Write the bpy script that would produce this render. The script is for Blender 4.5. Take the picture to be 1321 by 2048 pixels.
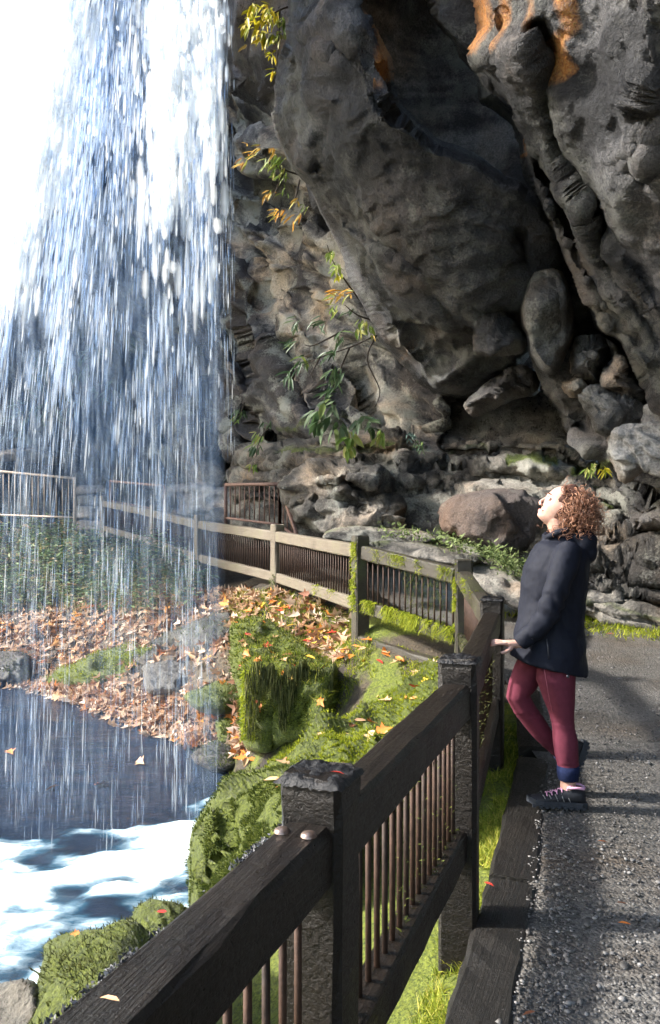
import bpy, bmesh, math, random
import numpy as np
from mathutils import Vector, Matrix, Euler

random.seed(7)
RNG = np.random.default_rng(7)
scene = bpy.context.scene
COL = scene.collection
for o in list(bpy.data.objects):
    bpy.data.objects.remove(o)

# ------------------------------------------------------------------ camera, sky, sun, exposure
FPX = 1607.0            # focal length in photo pixels (photo 1321 x 2048)
CAMZ = 1.48             # eye height above the gravel path
cam = bpy.data.cameras.new('camera')
cam.sensor_fit = 'VERTICAL'
cam.sensor_height = 36.0
cam.lens = 36.0 * FPX / 2048.0
cam.clip_start = 0.05
cam.clip_end = 2000
camo = bpy.data.objects.new('camera', cam)
COL.objects.link(camo)
camo.location = (0, 0, CAMZ)
camo.rotation_euler = (math.radians(90), 0, 0)
scene.camera = camo

SUN_TO = Vector((-0.80, 0.05, 0.56)).normalized()      # direction towards the sun
SUN_EL = math.asin(SUN_TO.z)
world = bpy.data.worlds.new('World')
scene.world = world
world.use_nodes = True
wn = world.node_tree
for n in list(wn.nodes):
    wn.nodes.remove(n)
sky = wn.nodes.new('ShaderNodeTexSky')
sky.sky_type = 'NISHITA'
sky.sun_disc = False
sky.sun_elevation = SUN_EL
sky.sun_rotation = math.atan2(SUN_TO.x, SUN_TO.y)
sky.air_density = 1.3
sky.dust_density = 2.0
sky.ozone_density = 1.0
bg = wn.nodes.new('ShaderNodeBackground')
bg.inputs['Strength'].default_value = 0.15
wo = wn.nodes.new('ShaderNodeOutputWorld')
wn.links.new(sky.outputs[0], bg.inputs['Color'])
wn.links.new(bg.outputs[0], wo.inputs['Surface'])

sl = bpy.data.lights.new('sun', 'SUN')
sl.energy = 3.1
sl.angle = math.radians(3.5)
sl.color = (1.0, 0.96, 0.90)
so = bpy.data.objects.new('sun', sl)
COL.objects.link(so)
so.rotation_euler = SUN_TO.to_track_quat('Z', 'Y').to_euler()
so.location = SUN_TO * 30

scene.view_settings.view_transform = 'Standard'
scene.view_settings.look = 'None'
scene.view_settings.exposure = 2.1
scene.view_settings.gamma = 1.0
scene.view_settings.use_curve_mapping = False
scene.render.engine = 'CYCLES'
cy = scene.cycles
cy.use_denoising = True
try:
    cy.denoiser = 'OPENIMAGEDENOISE'
    cy.denoising_prefilter = 'ACCURATE'
    cy.denoising_input_passes = 'RGB_ALBEDO_NORMAL'
except Exception:
    pass
cy.max_bounces = 5
cy.diffuse_bounces = 3
cy.glossy_bounces = 2
cy.transmission_bounces = 4
cy.transparent_max_bounces = 16
cy.use_adaptive_sampling = True
cy.adaptive_threshold = 0.03
cy.caustics_reflective = False
cy.caustics_refractive = False
cy.sample_clamp_indirect = 8.0


# ------------------------------------------------------------------ helpers
def P(u, v, Y):
    """point of the place seen at photo pixel (u, v), Y metres in front of the camera"""
    return Vector(((u - 660.5) / FPX * Y, Y, CAMZ - (v - 1024.0) / FPX * Y))


def Pn(u, v, Y):
    return np.stack([(u - 660.5) / FPX * Y, Y, CAMZ - (v - 1024.0) / FPX * Y], -1)


def tag(o, label=None, cat=None, group=None, kind=None):
    if label: o['label'] = label
    if cat: o['category'] = cat
    if group: o['group'] = group
    if kind: o['kind'] = kind
    return o


def link(name, me, mat=None, parent=None, smooth=False):
    o = bpy.data.objects.new(name, me)
    COL.objects.link(o)
    if mat is not None and not me.materials:
        me.materials.append(mat)
    if parent is not None:
        o.parent = parent
    if smooth:
        me.polygons.foreach_set('use_smooth', [True] * len(me.polygons))
    return o


def empty(name, loc=(0, 0, 0)):
    o = bpy.data.objects.new(name, None)
    o.empty_display_size = 0.1
    COL.objects.link(o)
    o.location = loc
    return o


def npmesh(name, verts, faces):
    """faces: (n,3) or (n,4) int array"""
    verts = np.asarray(verts, np.float32)
    faces = np.asarray(faces, np.int32)
    k = faces.shape[1]
    me = bpy.data.meshes.new(name)
    me.vertices.add(len(verts))
    me.vertices.foreach_set('co', verts.ravel())
    me.loops.add(faces.size)
    me.loops.foreach_set('vertex_index', faces.ravel())
    me.polygons.add(len(faces))
    me.polygons.foreach_set('loop_start', np.arange(0, faces.size, k, dtype=np.int32))
    try:
        me.polygons.foreach_set('loop_total', np.full(len(faces), k, np.int32))
    except Exception:
        pass
    me.update(calc_edges=True)
    me.validate()
    return me


def set_attr(me, name, vals):
    a = me.attributes.new(name, 'FLOAT', 'POINT')
    a.data.foreach_set('value', np.asarray(vals, np.float32))


# ---- vectorised value noise
def _hash(ix, iy, iz, seed):
    h = (ix.astype(np.int64) * 374761393 + iy.astype(np.int64) * 668265263 + iz.astype(np.int64) * 2147483647 + seed * 974634777) & 0xFFFFFFFF
    h = ((h ^ (h >> 13)) * 1274126177) & 0xFFFFFFFF
    h = (h ^ (h >> 16)) & 0xFFFFFFFF
    h = (h * 2246822519) & 0xFFFFFFFF
    h = h ^ (h >> 15)
    return (h & 0xFFFF) / 32767.5 - 1.0


def vnoise(p, seed=0):
    p = np.asarray(p, np.float64)
    i = np.floor(p).astype(np.int64)
    f = p - i
    f = f * f * f * (f * (f * 6 - 15) + 10)
    out = 0
    for dx in (0, 1):
        wx = f[..., 0] if dx else 1 - f[..., 0]
        for dy in (0, 1):
            wy = f[..., 1] if dy else 1 - f[..., 1]
            for dz in (0, 1):
                wz = f[..., 2] if dz else 1 - f[..., 2]
                out = out + wx * wy * wz * _hash(i[..., 0] + dx, i[..., 1] + dy, i[..., 2] + dz, seed)
    return out


def fbm(p, octaves=4, seed=0, gain=0.5, lac=2.03):
    p = np.asarray(p, np.float64)
    a, s, out = 1.0, 1.0, 0
    for k in range(octaves):
        out = out + a * vnoise(p * s + k * 17.13, seed + k)
        a *= gain
        s *= lac
    return out


def ridged(p, octaves=4, seed=0, gain=0.55):
    p = np.asarray(p, np.float64)
    a, s, out = 1.0, 1.0, 0
    for k in range(octaves):
        out = out + a * (1 - 2 * np.abs(vnoise(p * s + k * 11.7, seed + k)))
        a *= gain
        s *= 2.1
    return out


def facets(p, seed=0, k=17.0):
    """fractured blocks: every cell carries its own tilted plane"""
    p = np.asarray(p, np.float64)
    sh = p.shape[:-1]
    p = p.reshape(-1, 3)
    i = np.floor(p).astype(np.int64)
    num = np.zeros(len(p))
    den = np.zeros(len(p)) + 1e-12
    for dx in (-1, 0, 1):
        for dy in (-1, 0, 1):
            for dz in (-1, 0, 1):
                c = i + np.array([dx, dy, dz])
                r = [_hash(c[:, 0], c[:, 1], c[:, 2], seed + q) for q in range(4)]
                ctr = c + 0.5 + 0.45 * np.stack(r[:3], -1)
                d = p - ctr
                w = np.exp(-k * np.sqrt((d * d).sum(-1)))
                val = r[3] + 0.9 * (d[:, 0] * r[1] + d[:, 1] * r[2] + d[:, 2] * r[0]) * 1.4
                num += w * val
                den += w
    return (num / den).reshape(sh)


def tps(ctrl, scale=150.0):
    """smooth interpolation of (x, y, value) control points"""
    c = np.array(ctrl, float)
    xy, val = c[:, :2] / scale, c[:, 2]
    n = len(c)

    def ker(r):
        return np.where(r > 1e-9, r * r * np.log(np.maximum(r, 1e-9)), 0.0)
    K = ker(np.linalg.norm(xy[:, None] - xy[None], axis=-1)) + np.eye(n) * 0.02
    A = np.zeros((n + 3, n + 3))
    A[:n, :n] = K
    A[:n, n] = 1
    A[:n, n + 1:] = xy
    A[n, :n] = 1
    A[n + 1:, :n] = xy.T
    w = np.linalg.solve(A, np.concatenate([val, [0, 0, 0]]))

    def f(x, y):
        q = np.stack([np.asarray(x, float), np.asarray(y, float)], -1) / scale
        sh = q.shape[:-1]
        q = q.reshape(-1, 2)
        r = np.linalg.norm(q[:, None] - xy[None], axis=-1)
        return (ker(r) @ w[:n] + w[n] + q @ w[n + 1:]).reshape(sh)
    return f


def seg_dist(px, py, poly, closed):
    """distance and nearest point from points to a polyline"""
    pts = np.array(poly, float)
    a = pts
    b = np.roll(pts, -1, 0)
    if not closed:
        a, b = a[:-1], b[:-1]
    best = np.full(px.shape, 1e18)
    nx, ny = np.zeros(px.shape), np.zeros(px.shape)
    for (ax, ay), (bx, by) in zip(a, b):
        dx, dy = bx - ax, by - ay
        L = dx * dx + dy * dy + 1e-9
        t = np.clip(((px - ax) * dx + (py - ay) * dy) / L, 0, 1)
        qx, qy = ax + t * dx, ay + t * dy
        d = (px - qx) ** 2 + (py - qy) ** 2
        m = d < best
        best = np.where(m, d, best)
        nx = np.where(m, qx, nx)
        ny = np.where(m, qy, ny)
    return np.sqrt(best), nx, ny


def inside(px, py, poly):
    res = np.zeros(px.shape, bool)
    n = len(poly)
    for i in range(n):
        x0, y0 = poly[i]
        x1, y1 = poly[(i + 1) % n]
        c = ((y0 > py) != (y1 > py)) & (px < (x1 - x0) * (py - y0) / (y1 - y0 + 1e-12) + x0)
        res ^= c
    return res


def smooth_poly(poly, n=5, closed=True):
    pts = [Vector(p) for p in poly]
    out = []
    m = len(pts)
    for i in range(m if closed else m - 1):
        g = (lambda k: pts[k % m]) if closed else (lambda k: pts[min(max(k, 0), m - 1)])
        p0, p1, p2, p3 = g(i - 1), g(i), g(i + 1), g(i + 2)
        for k in range(n):
            t = k / n
            out.append(tuple(0.5 * ((2 * p1) + (p2 - p0) * t + (2 * p0 - 5 * p1 + 4 * p2 - p3) * t * t + (3 * p1 - p0 - 3 * p2 + p3) * t ** 3)))
    if not closed:
        out.append(tuple(pts[-1]))
    return out


# ------------------------------------------------------------------ materials
def newmat(name):
    m = bpy.data.materials.new(name)
    m.use_nodes = True
    nt = m.node_tree
    b = nt.nodes['Principled BSDF']
    return m, nt, b


def N(nt, t, **kw):
    n = nt.nodes.new(t)
    for k, v in kw.items():
        if hasattr(n, k):
            setattr(n, k, v)
        else:
            n.inputs[k].default_value = v
    return n


def ramp(nt, stops, fac=None):
    r = nt.nodes.new('ShaderNodeValToRGB')
    el = r.color_ramp.elements
    while len(el) < len(stops):
        el.new(0.5)
    for e, (p, c) in zip(el, stops):
        e.position = p
        e.color = (*c, 1) if len(c) == 3 else c
    if fac is not None:
        nt.links.new(fac, r.inputs[0])
    return r


def mixc(nt, fac, a, b, mode='MIX'):
    m = nt.nodes.new('ShaderNodeMix')
    m.data_type = 'RGBA'
    m.blend_type = mode
    m.clamp_factor = True
    if isinstance(fac, float):
        m.inputs[0].default_value = fac
    else:
        nt.links.new(fac, m.inputs[0])
    for k, s in ((6, a), (7, b)):
        if isinstance(s, tuple):
            m.inputs[k].default_value = (*s, 1)
        else:
            nt.links.new(s, m.inputs[k])
    return m.outputs[2]


def noise(nt, scale, detail=6, rough=0.6, vec=None, dist=0.0):
    n = nt.nodes.new('ShaderNodeTexNoise')
    n.inputs['Scale'].default_value = scale
    n.inputs['Detail'].default_value = detail
    n.inputs['Roughness'].default_value = rough
    n.inputs['Distortion'].default_value = dist
    if vec is not None:
        nt.links.new(vec, n.inputs['Vector'])
    return n.outputs[0]


def mapping(nt, scale=(1, 1, 1), rot=(0, 0, 0), coord='Object'):
    tc = nt.nodes.new('ShaderNodeTexCoord')
    mp = nt.nodes.new('ShaderNodeMapping')
    mp.inputs['Scale'].default_value = scale
    mp.inputs['Rotation'].default_value = rot
    nt.links.new(tc.outputs[coord], mp.inputs['Vector'])
    return mp.outputs[0]


def math_n(nt, op, a, b=None):
    m = nt.nodes.new('ShaderNodeMath')
    m.operation = op
    for k, s in ((0, a), (1, b)):
        if s is None: continue
        if isinstance(s, (int, float)):
            m.inputs[k].default_value = s
        else:
            nt.links.new(s, m.inputs[k])
    return m.outputs[0]


def attr(nt, name):
    a = nt.nodes.new('ShaderNodeAttribute')
    a.attribute_name = name
    return a.outputs['Fac']


def bump(nt, b, h, strength=0.5, dist=0.02):
    n = nt.nodes.new('ShaderNodeBump')
    n.inputs['Strength'].default_value = strength
    n.inputs['Distance'].default_value = dist
    nt.links.new(h, n.inputs['Height'])
    nt.links.new(n.outputs[0], b.inputs['Normal'])
    return n


def rock_mat(name, dark, mid, light, lichen=0.35, bstr=0.6, rough=0.6, fine=9.0, dip=0, mosscol=((0.02, 0.035, 0.006), (0.11, 0.14, 0.018))):
    """tone, lichen, moss and stain masks come from the mesh; the shader adds grain and fine relief"""
    m, nt, b = newmat(name)
    L = nt.links
    v = mapping(nt)
    n3 = noise(nt, fine, 7, 0.72, v)
    n4 = noise(nt, fine * 4.5, 4, 0.7, v)
    tone = math_n(nt, 'ADD', attr(nt, 'tone'), math_n(nt, 'MULTIPLY', math_n(nt, 'SUBTRACT', n3, 0.5), 1.25))
    c = ramp(nt, [(0.22, dark), (0.5, mid), (0.80, light)], tone).outputs[0]
    c = mixc(nt, math_n(nt, 'MULTIPLY', attr(nt, 'hue'), 0.62), c, mixc(nt, 1.0, c, (1.45, 1.0, 0.62), 'MULTIPLY'))
    grain = ramp(nt, [(0.30, (0.38, 0.38, 0.39)), (0.70, (1.65, 1.62, 1.58))], n4)
    c = mixc(nt, 0.8, c, grain.outputs[0], 'MULTIPLY')
    lm = ramp(nt, [(0.52, (0, 0, 0)), (0.70, (1, 1, 1))], math_n(nt, 'ADD', math_n(nt, 'MULTIPLY', attr(nt, 'lichen'), 0.5), math_n(nt, 'MULTIPLY', n4, 0.5)))
    c = mixc(nt, math_n(nt, 'MULTIPLY', lm.outputs[0], lichen), c, (0.36, 0.36, 0.31))
    sm = ramp(nt, [(0.42, (0, 0, 0)), (0.95, (1, 1, 1))], math_n(nt, 'MULTIPLY', attr(nt, 'stain'), math_n(nt, 'ADD', math_n(nt, 'MULTIPLY', n3, 1.4), math_n(nt, 'MULTIPLY', n4, 0.5))))
    oc = ramp(nt, [(0.35, (0.20, 0.07, 0.02)), (0.5, (0.55, 0.21, 0.045)), (0.65, (0.45, 0.27, 0.08))], n4)
    c = mixc(nt, sm.outputs[0], c, oc.outputs[0])
    mm = ramp(nt, [(0.40, (0, 0, 0)), (0.62, (1, 1, 1))], math_n(nt, 'MULTIPLY', attr(nt, 'moss'), math_n(nt, 'ADD', n3, 0.4)))
    mc = ramp(nt, [(0.35, mosscol[0]), (0.62, mosscol[1])], n4)
    c = mixc(nt, mm.outputs[0], c, mc.outputs[0])
    L.new(c, b.inputs['Base Color'])
    rr = ramp(nt, [(0.3, (max(.1, rough - 0.25),) * 3), (0.7, (min(1, rough + 0.2),) * 3)], n3)
    L.new(rr.outputs[0], b.inputs['Roughness'])
    b.inputs['Specular IOR Level'].default_value = 0.4
    rn = nt.nodes.new('ShaderNodeTexNoise')
    rn.noise_type = 'RIDGED_MULTIFRACTAL'
    rn.inputs['Scale'].default_value = fine * 0.35
    rn.inputs['Detail'].default_value = 6
    rn.inputs['Roughness'].default_value = 0.55
    rn.inputs['Distortion'].default_value = 0.6
    L.new(mapping(nt, (1, 1, 2.6), (0, math.radians(dip), 0)), rn.inputs['Vector'])
    h = math_n(nt, 'ADD', n3, math_n(nt, 'MULTIPLY', n4, 0.45))
    h = math_n(nt, 'SUBTRACT', h, math_n(nt, 'MULTIPLY', math_n(nt, 'POWER', math_n(nt, 'MINIMUM', math_n(nt, 'MULTIPLY', rn.outputs[0], 0.55), 1.0), 3.0), 0.9))
    bump(nt, b, h, min(1.0, bstr * 1.3), 0.09)
    return m


def rand_mat(name, stops, rough=0.6, spec=0.3, trans=0.0, src='island', noise_amt=0.0):
    """colour picked at random per island (joined pieces) or per object"""
    m, nt, b = newmat(name)
    if src == 'island':
        g = nt.nodes.new('ShaderNodeNewGeometry')
        f = g.outputs['Random Per Island']
    else:
        g = nt.nodes.new('ShaderNodeObjectInfo')
        f = g.outputs['Random']
    r = ramp(nt, stops, f)
    c = r.outputs[0]
    if noise_amt:
        nn = noise(nt, 30, 4, 0.6, mapping(nt))
        gr = ramp(nt, [(0.3, (1 - noise_amt,) * 3), (0.7, (1 + noise_amt,) * 3)], nn)
        c = mixc(nt, 1.0, c, gr.outputs[0], 'MULTIPLY')
    nt.links.new(c, b.inputs['Base Color'])
    b.inputs['Roughness'].default_value = rough
    b.inputs['Specular IOR Level'].default_value = spec
    if trans:
        t = nt.nodes.new('ShaderNodeBsdfTranslucent')
        nt.links.new(c, t.inputs[0])
        mx = nt.nodes.new('ShaderNodeMixShader')
        mx.inputs[0].default_value = trans
        nt.links.new(b.outputs[0], mx.inputs[1])
        nt.links.new(t.outputs[0], mx.inputs[2])
        nt.links.new(mx.outputs[0], nt.nodes['Material Output'].inputs['Surface'])
    return m


def plain(name, col, rough=0.6, spec=0.4, metal=0.0, var=0.25, vscale=20, bscale=0, bstr=0.3, bdist=0.005):
    m, nt, b = newmat(name)
    v = mapping(nt)
    n1 = noise(nt, vscale, 6, 0.65, v)
    r = ramp(nt, [(0.3, tuple(c * (1 - var) for c in col)), (0.7, tuple(c * (1 + var) for c in col))], n1)
    nt.links.new(r.outputs[0], b.inputs['Base Color'])
    b.inputs['Roughness'].default_value = rough
    b.inputs['Specular IOR Level'].default_value = spec
    b.inputs['Metallic'].default_value = metal
    if bscale:
        bump(nt, b, noise(nt, bscale, 6, 0.65, v), bstr, bdist)
    return m


# ------------------------------------------------------------------ rock masses
def rock(name, outline, ctrl, mat, R=60, back=1.5, step=5.0, disp=(), creases=(), moss=None, stain=None,
         jitter=6.0, seed=1, wet=None, dip=0, aniso=6.0, parent=None, kind='structure', label=None, cat=None, group=None):
    """a rock mass: its visible front follows control depths (photo u, v -> metres), its rim rolls back so that it is a solid form.
    disp: list of (wavelength m, amplitude m, mode, z-stretch)"""
    poly = smooth_poly(outline, 4)
    pts = np.array(poly)
    j = np.stack([pts[:, 0] / 40, pts[:, 1] / 40, np.zeros(len(pts))], -1)
    pts = pts + np.stack([fbm(j, 3, seed), fbm(j + 31, 3, seed)], -1) * jitter
    poly = [tuple(p) for p in pts]
    u0, v0 = pts.min(0) - step
    u1, v1 = pts.max(0) + step
    us = np.arange(u0, u1 + step, step)
    vs = np.arange(v0, v1 + step, step)
    U, V = np.meshgrid(us, vs)
    ins = inside(U, V, poly)
    d, nx, ny = seg_dist(U, V, poly, True)
    sd = np.where(ins, d, -d)
    keep = sd > -step * 1.5
    U2 = np.where(sd < 0, nx, U)
    V2 = np.where(sd < 0, ny, V)
    f = tps(ctrl)
    Y = f(U2, V2)
    t = np.clip(np.maximum(sd, 0) / R, 0, 1)
    Y = Y + back * (1 - np.sqrt(np.maximum(1 - (1 - t) ** 2, 0)))
    for cr in creases:
        line, w, dep = cr[:3]
        wob = fbm(np.stack([U2 / 30, V2 / 30, np.full(U2.shape, seed * 1.3)], -1), 2, seed + 5) * w * 0.5
        cd, _, _ = seg_dist(U2, V2 + wob, smooth_poly(line, 4, False), False)
        Y = Y + dep * np.exp(-(cd / w) ** 2) * np.clip(sd / 15, 0, 1)
    X = (U2 - 660.5) / FPX * Y
    Z = CAMZ - (V2 - 1024) / FPX * Y
    W = np.stack([X, Y, Z], -1)
    du = np.gradient(W, axis=1)
    dv = np.gradient(W, axis=0)
    n = np.cross(du, dv)
    n /= np.linalg.norm(n, axis=-1, keepdims=True) + 1e-9
    flip = (n * W).sum(-1) > 0
    n = np.where(flip[..., None], -n, n)
    off = np.zeros(U.shape)
    k = 0
    for it in disp:
        wl, amp, mode, zs = it[:4]
        q = W
        if len(it) > 4:
            ca, sa = math.cos(math.radians(it[4])), math.sin(math.radians(it[4]))
            q = np.stack([W[..., 0] * ca - W[..., 2] * sa, W[..., 1], W[..., 0] * sa + W[..., 2] * ca], -1)
        warp = np.stack([fbm(W / (wl * 1.4), 2, seed + 91), fbm(W / (wl * 1.4) + 9, 2, seed + 92), fbm(W / (wl * 1.4) + 19, 2, seed + 93)], -1) * wl * 0.28
        q = (q + warp) / wl * np.array([1, 1, zs])
        if mode == 'f':
            off += amp * facets(q, seed + 10 * k)
        elif mode == 's':       # stepped strata
            s = fbm(q * 0.5, 2, seed + 10 * k) * 0.6 + q[..., 2]
            fr = s - np.floor(s)
            lay = _hash(np.floor(s), np.floor(s) * 0, np.floor(s) * 0, seed)
            off += amp * (lay * 0.8 + 0.6 * (0.5 - np.clip(fr / 0.85, 0, 1) ** 3))
        else:
            off += amp * fbm(q, 4, seed + 10 * k)
        k += 1
    fade = np.clip(sd / 14, 0.25, 1)
    W = W + n * (off * fade)[..., None]
    idx = -np.ones(U.shape, int)
    cell = keep[:-1, :-1] & keep[1:, :-1] & keep[:-1, 1:] & keep[1:, 1:]
    cin = (sd[:-1, :-1] > 0) | (sd[1:, :-1] > 0) | (sd[:-1, 1:] > 0) | (sd[1:, 1:] > 0)
    cell &= cin
    used = np.zeros(U.shape, bool)
    used[:-1, :-1] |= cell
    used[1:, :-1] |= cell
    used[:-1, 1:] |= cell
    used[1:, 1:] |= cell
    idx[used] = np.arange(used.sum())
    a, b_, c, d_ = idx[:-1, :-1][cell], idx[1:, :-1][cell], idx[1:, 1:][cell], idx[:-1, 1:][cell]
    me = npmesh(name, W[used], np.stack([a, b_, c, d_], -1))
    me.polygons.foreach_set('use_smooth', [True] * len(me.polygons))
    uu, vv = U2[used], V2[used]
    nz = n[used][:, 2]
    def paint(spec):
        val = np.zeros(len(uu))
        for item in spec:
            pl, w, s = item[:3]
            up = item[3] if len(item) > 3 else None
            if len(pl) > 2 and item[-1] == 'area':
                dd, _, _ = seg_dist(uu, vv, pl, True)
                dd = np.where(inside(uu, vv, pl), 0, dd)
            else:
                dd, _, _ = seg_dist(uu, vv, pl, False)
            q = np.clip(1 - dd / w, 0, 1) * s
            if isinstance(up, float):
                q = q * np.clip((nz - up) * 3 + 0.5, 0, 1)
            val = np.maximum(val, q)
        return val
    wu = W[used]
    ca, sa = math.cos(math.radians(dip)), math.sin(math.radians(dip))
    wd_ = np.stack([wu[:, 0] * ca - wu[:, 2] * sa, wu[:, 1], wu[:, 0] * sa + wu[:, 2] * ca], -1)
    tn = fbm(wu / 1.1, 4, seed + 201) * 0.28 + fbm(wd_ * np.array([1, 1, aniso]) / 1.6, 5, seed + 202, 0.6) * 0.24 + 0.5
    tn = 0.5 + (tn - 0.5) * 1.5 - 0.30 * np.clip(fbm(wu * np.array([3.2, 3.2, .35]), 4, seed + 205) * 1.3 - .1, 0, 1)
    if wet: tn = tn - 0.42 * paint(wet)
    set_attr(me, 'tone', np.clip(tn, 0, 1))
    set_attr(me, 'hue', np.clip(fbm(wu / 0.7, 4, seed + 204) * 0.8 + 0.25, 0, 1))
    set_attr(me, 'lichen', np.clip(fbm(wu / 0.4, 5, seed + 203, 0.65) * 0.42 + 0.5, 0, 1))
    if moss: set_attr(me, 'moss', paint(moss))
    if stain: set_attr(me, 'stain', paint(stain))
    o = link(name, me, mat, parent)
    tag(o, label, cat, group, kind)
    return o


def mesh_samples(o, n, attr_name=None, seed=0, up=None):
    """random points and normals on a mesh (uses vertices)"""
    me = o.data
    co = np.zeros(len(me.vertices) * 3)
    me.vertices.foreach_get('co', co)
    co = co.reshape(-1, 3)
    no = np.zeros(len(me.vertices) * 3)
    me.vertices.foreach_get('normal', no)
    no = no.reshape(-1, 3)
    w = np.ones(len(co))
    if attr_name and attr_name in me.attributes:
        a = np.zeros(len(co))
        me.attributes[attr_name].data.foreach_get('value', a)
        w = w * a
    if up is not None:
        w = w * (no[:, 2] > up)
    w = w / w.sum()
    r = np.random.default_rng(seed)
    i = r.choice(len(co), n, p=w)
    return co[i], no[i]


def blades(name, pts, dirs, length, width, mat, parent=None, seed=0, bend=0.4, kind='stuff', seg=2, grav=0.0):
    """many thin tapered blades (moss, grass) as one mesh"""
    r = np.random.default_rng(seed)
    n = len(pts)
    d = dirs / (np.linalg.norm(dirs, axis=1, keepdims=True) + 1e-9)
    d = d + r.normal(0, bend, (n, 3))
    d /= np.linalg.norm(d, axis=1, keepdims=True) + 1e-9
    side = np.cross(d, r.normal(0, 1, (n, 3)))
    side /= np.linalg.norm(side, axis=1, keepdims=True) + 1e-9
    L = length * r.uniform(0.45, 1.25, (n, 1))
    w = width * r.uniform(0.6, 1.3, (n, 1))
    vs = []
    cur = pts - d * L * 0.1
    for k in range(seg):
        f = 1 - 0.35 * k
        vs += [cur - side * w * f * 0.5, cur + side * w * f * 0.5]
        dd = d + np.array([0, 0, -grav]) * (k + 1)
        dd /= np.linalg.norm(dd, axis=1, keepdims=True) + 1e-9
        cur = cur + dd * L / seg
    vs.append(cur)
    K = len(vs)
    V = np.stack(vs, 1).reshape(-1, 3)
    base = (np.arange(n) * K)[:, None]
    F = []
    for k in range(seg - 1):
        F.append(base + np.array([2 * k, 2 * k + 1, 2 * k + 3]))
        F.append(base + np.array([2 * k, 2 * k + 3, 2 * k + 2]))
    F.append(base + np.array([K - 3, K - 2, K - 1]))
    me = npmesh(name, V, np.concatenate(F, 0))
    o = link(name, me, mat, parent)
    o['kind'] = kind
    return o


LEAF_OVAL = (np.array([(0, 0, 0), (.28, .17, .04), (.28, 0, -.01), (.28, -.17, .04), (.68, .15, .03), (.68, 0, -.03), (.68, -.15, .03), (1, 0, -.06)], float),
             [(0, 2, 1), (0, 3, 2), (1, 2, 5), (1, 5, 4), (2, 3, 6), (2, 6, 5), (4, 5, 7), (5, 6, 7)])
LEAF_MAPLE = (np.array([(0, 0, 0), (.12, .3, .08), (.3, .2, .02), (.45, .5, .12), (.55, .18, 0), (1, 0, -.05), (.55, -.18, 0), (.45, -.5, .1), (.3, -.2, .02), (.12, -.3, .06), (.3, 0, -.03)], float),
              [(0, 10, 1), (1, 10, 2), (2, 10, 4), (2, 4, 3), (4, 10, 5), (5, 10, 6), (6, 10, 8), (6, 8, 7), (8, 10, 9), (9, 10, 0)])


def leaf_cloud(name, pts, dirs, ups, size, mat, parent=None, seed=0, shape=LEAF_OVAL, kind='stuff', var=0.45, flat=0.35, curl=1.0):
    r = np.random.default_rng(seed)
    n = len(pts)
    x = dirs / (np.linalg.norm(dirs, axis=1, keepdims=True) + 1e-9)
    u = ups + r.normal(0, flat, (n, 3))
    y = np.cross(u, x)
    y /= np.linalg.norm(y, axis=1, keepdims=True) + 1e-9
    z = np.cross(x, y)
    S = size * r.uniform(1 - var, 1 + var, n)
    lv, lf = shape
    wd = r.uniform(0.75, 1.15, n)
    cl = r.uniform(0.4, 2.0, n) * curl
    V = (pts[:, None] + S[:, None, None] * (x[:, None] * lv[None, :, :1] + y[:, None] * lv[None, :, 1:2] * wd[:, None, None] + z[:, None] * lv[None, :, 2:3] * cl[:, None, None]))
    F = (np.arange(n) * len(lv))[:, None, None] + np.array(lf)[None]
    me = npmesh(name, V.reshape(-1, 3), F.reshape(-1, 3))
    o = link(name, me, mat, parent)
    if kind: o['kind'] = kind
    return o


def leaf_frame(p, x, up):
    x = Vector(x).normalized()
    up = Vector(up)
    y = up.cross(x)
    if y.length < 1e-4:
        y = Vector((1, 0.3, 0)).cross(x)
    y.normalize()
    z = x.cross(y)
    return Matrix(((x.x, y.x, z.x, p[0]), (x.y, y.y, z.y, p[1]), (x.z, y.z, z.z, p[2]), (0, 0, 0, 1)))


def tube(path, rad, seg=6, caps=True):
    """tube mesh arrays along a path; rad float or list"""
    path = [Vector(p) for p in path]
    n = len(path)
    rad = [rad] * n if isinstance(rad, (int, float)) else list(rad)
    V, F = [], []
    prev = None
    for i, p in enumerate(path):
        t = (path[min(i + 1, n - 1)] - path[max(i - 1, 0)]).normalized()
        if prev is None:
            a = Vector((0, 0, 1)) if abs(t.z) < 0.9 else Vector((1, 0, 0))
            s = t.cross(a).normalized()
        else:
            s = (prev - t * prev.dot(t)).normalized()
        prev = s
        b = t.cross(s)
        for k in range(seg):
            ang = 2 * math.pi * k / seg
            V.append(p + (s * math.cos(ang) + b * math.sin(ang)) * rad[i])
    for i in range(n - 1):
        for k in range(seg):
            a, b = i * seg + k, i * seg + (k + 1) % seg
            F.append((a, b, b + seg, a + seg))
    if caps:
        F.append(tuple(reversed(range(seg))))
        F.append(tuple(range((n - 1) * seg, n * seg)))
    return V, F


class MB:
    """collects shapes that make ONE part"""
    def __init__(s):
        s.v, s.f = [], []

    def add(s, V, F):
        o = len(s.v)
        s.v += [tuple(p) for p in V]
        s.f += [tuple(i + o for i in f) for f in F]
        return s

    def build(s, name, mat, parent=None, smooth=False):
        me = bpy.data.meshes.new(name)
        me.from_pydata(s.v, [], s.f)
        me.update()
        return link(name, me, mat, parent, smooth)


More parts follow.
